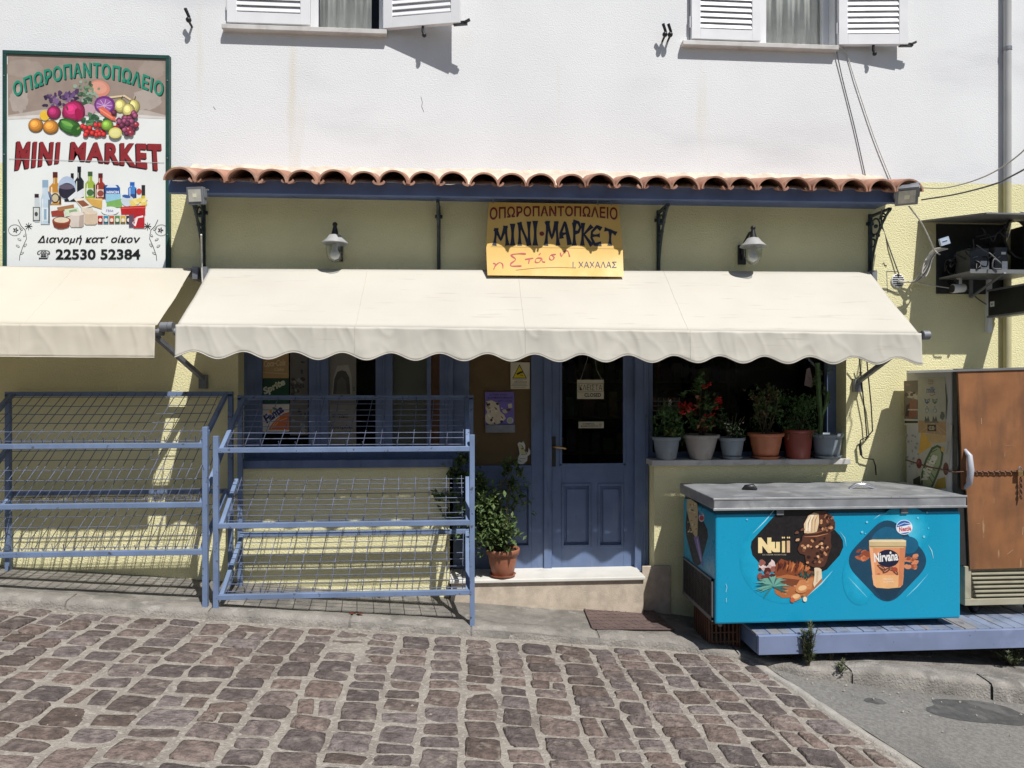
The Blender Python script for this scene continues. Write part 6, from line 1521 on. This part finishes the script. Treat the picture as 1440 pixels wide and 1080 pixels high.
A = art(S, 340, 490, 6.545); 
for k in range(22): A.ell(random.uniform(458, 590), random.uniform(110, 780), random.uniform(12, 34), random.uniform(8, 22), random.choice((ink(50, 48, 46), ink(130, 128, 122), ink(70, 68, 64))), random.uniform(0, 90), 10, .3)
A.text('χωρι', 455, 372, 122, 42, ink(36, 34, 34), .02); A.build('print', T)
T = poster('poster', 463, 492, 501, 627, S, (120, 118, 110), 'pale spring water poster with a large bottle in the second pane', 'poster')
A = art(S, 340, 490, 6.545); A.poly([(830, 420), (845, 260), (880, 160), (980, 150), (1010, 260), (1015, 420)], ink(150, 148, 138)); A.poly([(840, 420), (852, 280), (880, 215), (920, 200), (960, 212), (990, 270), (1000, 420)], ink(58, 58, 54)); A.poly([(870, 420), (880, 300), (920, 260), (960, 300), (970, 420)], ink(84, 84, 78)); A.rect(815, 480, 1045, 520, ink(96, 94, 88)); A.text('ΦΥΣΙΚΟ', 830, 640, 150, 36, ink(50, 48, 46), .03); A.text('Λουτράκι', 808, 746, 214, 44, ink(34, 34, 34), .03); A.text('5', 1026, 390, 16, 36, ink(40, 40, 40)); A.build('print', T)
S = DY+.018
T = poster('warning_notice', 718, 509.5, 745, 547, S, (206, 200, 176), 'white notice with a yellow camera warning triangle on the brown pane', 'notice')
A = art(S, 660, 500, 6.354); A.poly([(448, 78), (514, 204), (384, 204)], ink(26, 24, 18)); A.poly([(448, 92), (504, 198), (394, 198)], ink(206, 188, 30)); A.line([(424, 168), (466, 146)], 17, ink(26, 24, 18)); A.ell(470, 148, 8, 9, ink(26, 24, 18)); A.line([(455, 172), (480, 182)], 7, ink(120, 104, 24))
for y, w_ in ((213, 126), (226, 60), (252, 118), (262, 130), (270, 150), (284, 110)): A.line([(448-w_/2, y), (448+w_/2, y)], 3, ink(120, 116, 104))
A.text('ΠΡΟΣΟΧΗ', 400, 243, 112, 12, ink(60, 56, 50), .02); A.build('print', T)
T = poster('poster', 682, 551, 723, 598, S, (112, 100, 176), 'purple ice cream poster in a grey holder on the brown pane', 'poster', .006)
A = art(S-.006, 660, 500, 6.354)
A.text('με 100% γάλα', 180, 358, 150, 16, ink(60, 52, 110), .01); A.text('χειροποίητο παγωτό', 164, 388, 224, 22, ink(56, 48, 104), .02); A.text('κάθε μέρα', 260, 414, 120, 18, ink(60, 52, 110), .02)
cr2 = ink(206, 194, 170); rq = random.Random(4)
A.poly([(150, 410), (200, 400), (262, 430), (276, 500), (310, 530), (326, 560), (300, 590), (250, 616), (180, 618), (145, 590), (142, 540), (160, 505), (146, 470)], cr2)
for k in range(26): A.ell(rq.uniform(155, 300), rq.uniform(415, 605), rq.uniform(5, 20), rq.uniform(4, 10), rq.choice((ink(226, 216, 196), ink(166, 150, 124), ink(90, 60, 50), ink(190, 176, 150))), rq.uniform(0, 180), 10, .3)
for x_, y_ in ((165, 440), (250, 430), (198, 576), (288, 590)): A.ell(x_, y_, 14, 12, ink(64, 40, 44), 0, 12, .2)
A.poly([(344, 434), (380, 428), (384, 466), (350, 470)], ink(196, 188, 170)); A.ell(318, 498, 24, 17, ink(190, 180, 156), 20); A.ell(350, 485, 22, 11, ink(86, 56, 50), -10); A.ell(364, 580, 29, 29, ink(190, 190, 184)); A.ell(364, 580, 22, 22, ink(160, 170, 150)); A.build('print', T)
m = MB(); a, b = at(682.5, 597.5, S-.008), at(724, 608, S-.008); m.box(a.x, b.x, S-.03, S-.001, b.z, a.z)
for k in range(3): m.box(a.x, b.x, S-.032, S-.03, b.z+.012+k*.018, b.z+.02+k*.018)
m.build('holder', M_GREY, T)
T = thing('torn_sticker', 'torn remains of a white and yellow sticker low on the brown pane', 'sticker', at(738, 653, S)); A = art(S, 660, 500, 6.354)
A.poly([(430, 792), (446, 770), (466, 780), (482, 766), (500, 800), (498, 850), (524, 870), (530, 820), (545, 850), (546, 880), (520, 900), (516, 940), (480, 972), (436, 968), (426, 930), (440, 900), (450, 880), (440, 820)], ink(200, 198, 188)); A.poly([(440, 800), (460, 790), (516, 884), (462, 884), (450, 840)], ink(190, 184, 130)); A.line([(468, 800), (516, 884), (466, 886)], 5, ink(34, 32, 28)); A.ell(472, 832, 7, 7, ink(34, 32, 28)); A.line([(450, 920), (500, 918)], 4, ink(110, 110, 104)); A.build('print', T)
T = poster('closed_sign', 811.5, 534, 849, 561, S-.012, (190, 184, 160), 'hand lettered closed sign hanging on the dark door pane', 'sign')
A = art(S-.012, 800, 520, 10.8); kk = ink(70, 62, 46)
for a_, b_ in (((142, 208), (522, 206)), ((522, 206), (524, 326)), ((524, 326), (142, 338)), ((142, 338), (142, 208))): A.line([a_, b_], 5, kk)
A.text('ΚΛΕΙΣΤΑ', 160, 312, 345, 88, kk, .0); A.text('CLOSED', 236, 412, 252, 58, ink(22, 20, 18), .025); A.build('print', T)
m = MB(); a = at(847, 535, S-.013); m.tube([a, at(839, 520, S-.012), at(832, 470, S-.012)], .0012, 4); m.tube([at(816, 535, S-.013), at(826, 505, S-.012), at(832, 470, S-.012)], .0012, 4); m.build('string', M_WCABLE, T)
T = poster('door_notice', 813.5, 593, 849, 602, S, (176, 170, 148), 'narrow printed notice strip below the closed sign on the door', 'notice')
A = art(S, 800, 520, 10.8); A.text('Ο ΧΩΡΟΣ', 208, 834, 180, 26, ink(50, 46, 40), .02); A.text('ΚΛΙΜΑΤΙΖΕΤΑΙ', 180, 868, 260, 24, ink(50, 46, 40), .02); A.ell(478, 840, 20, 24, ink(120, 114, 100)); A.ell(478, 840, 14, 17, ink(170, 164, 146)); A.line([(478, 822), (478, 860)], 4, ink(90, 86, 76)); A.build('print', T)
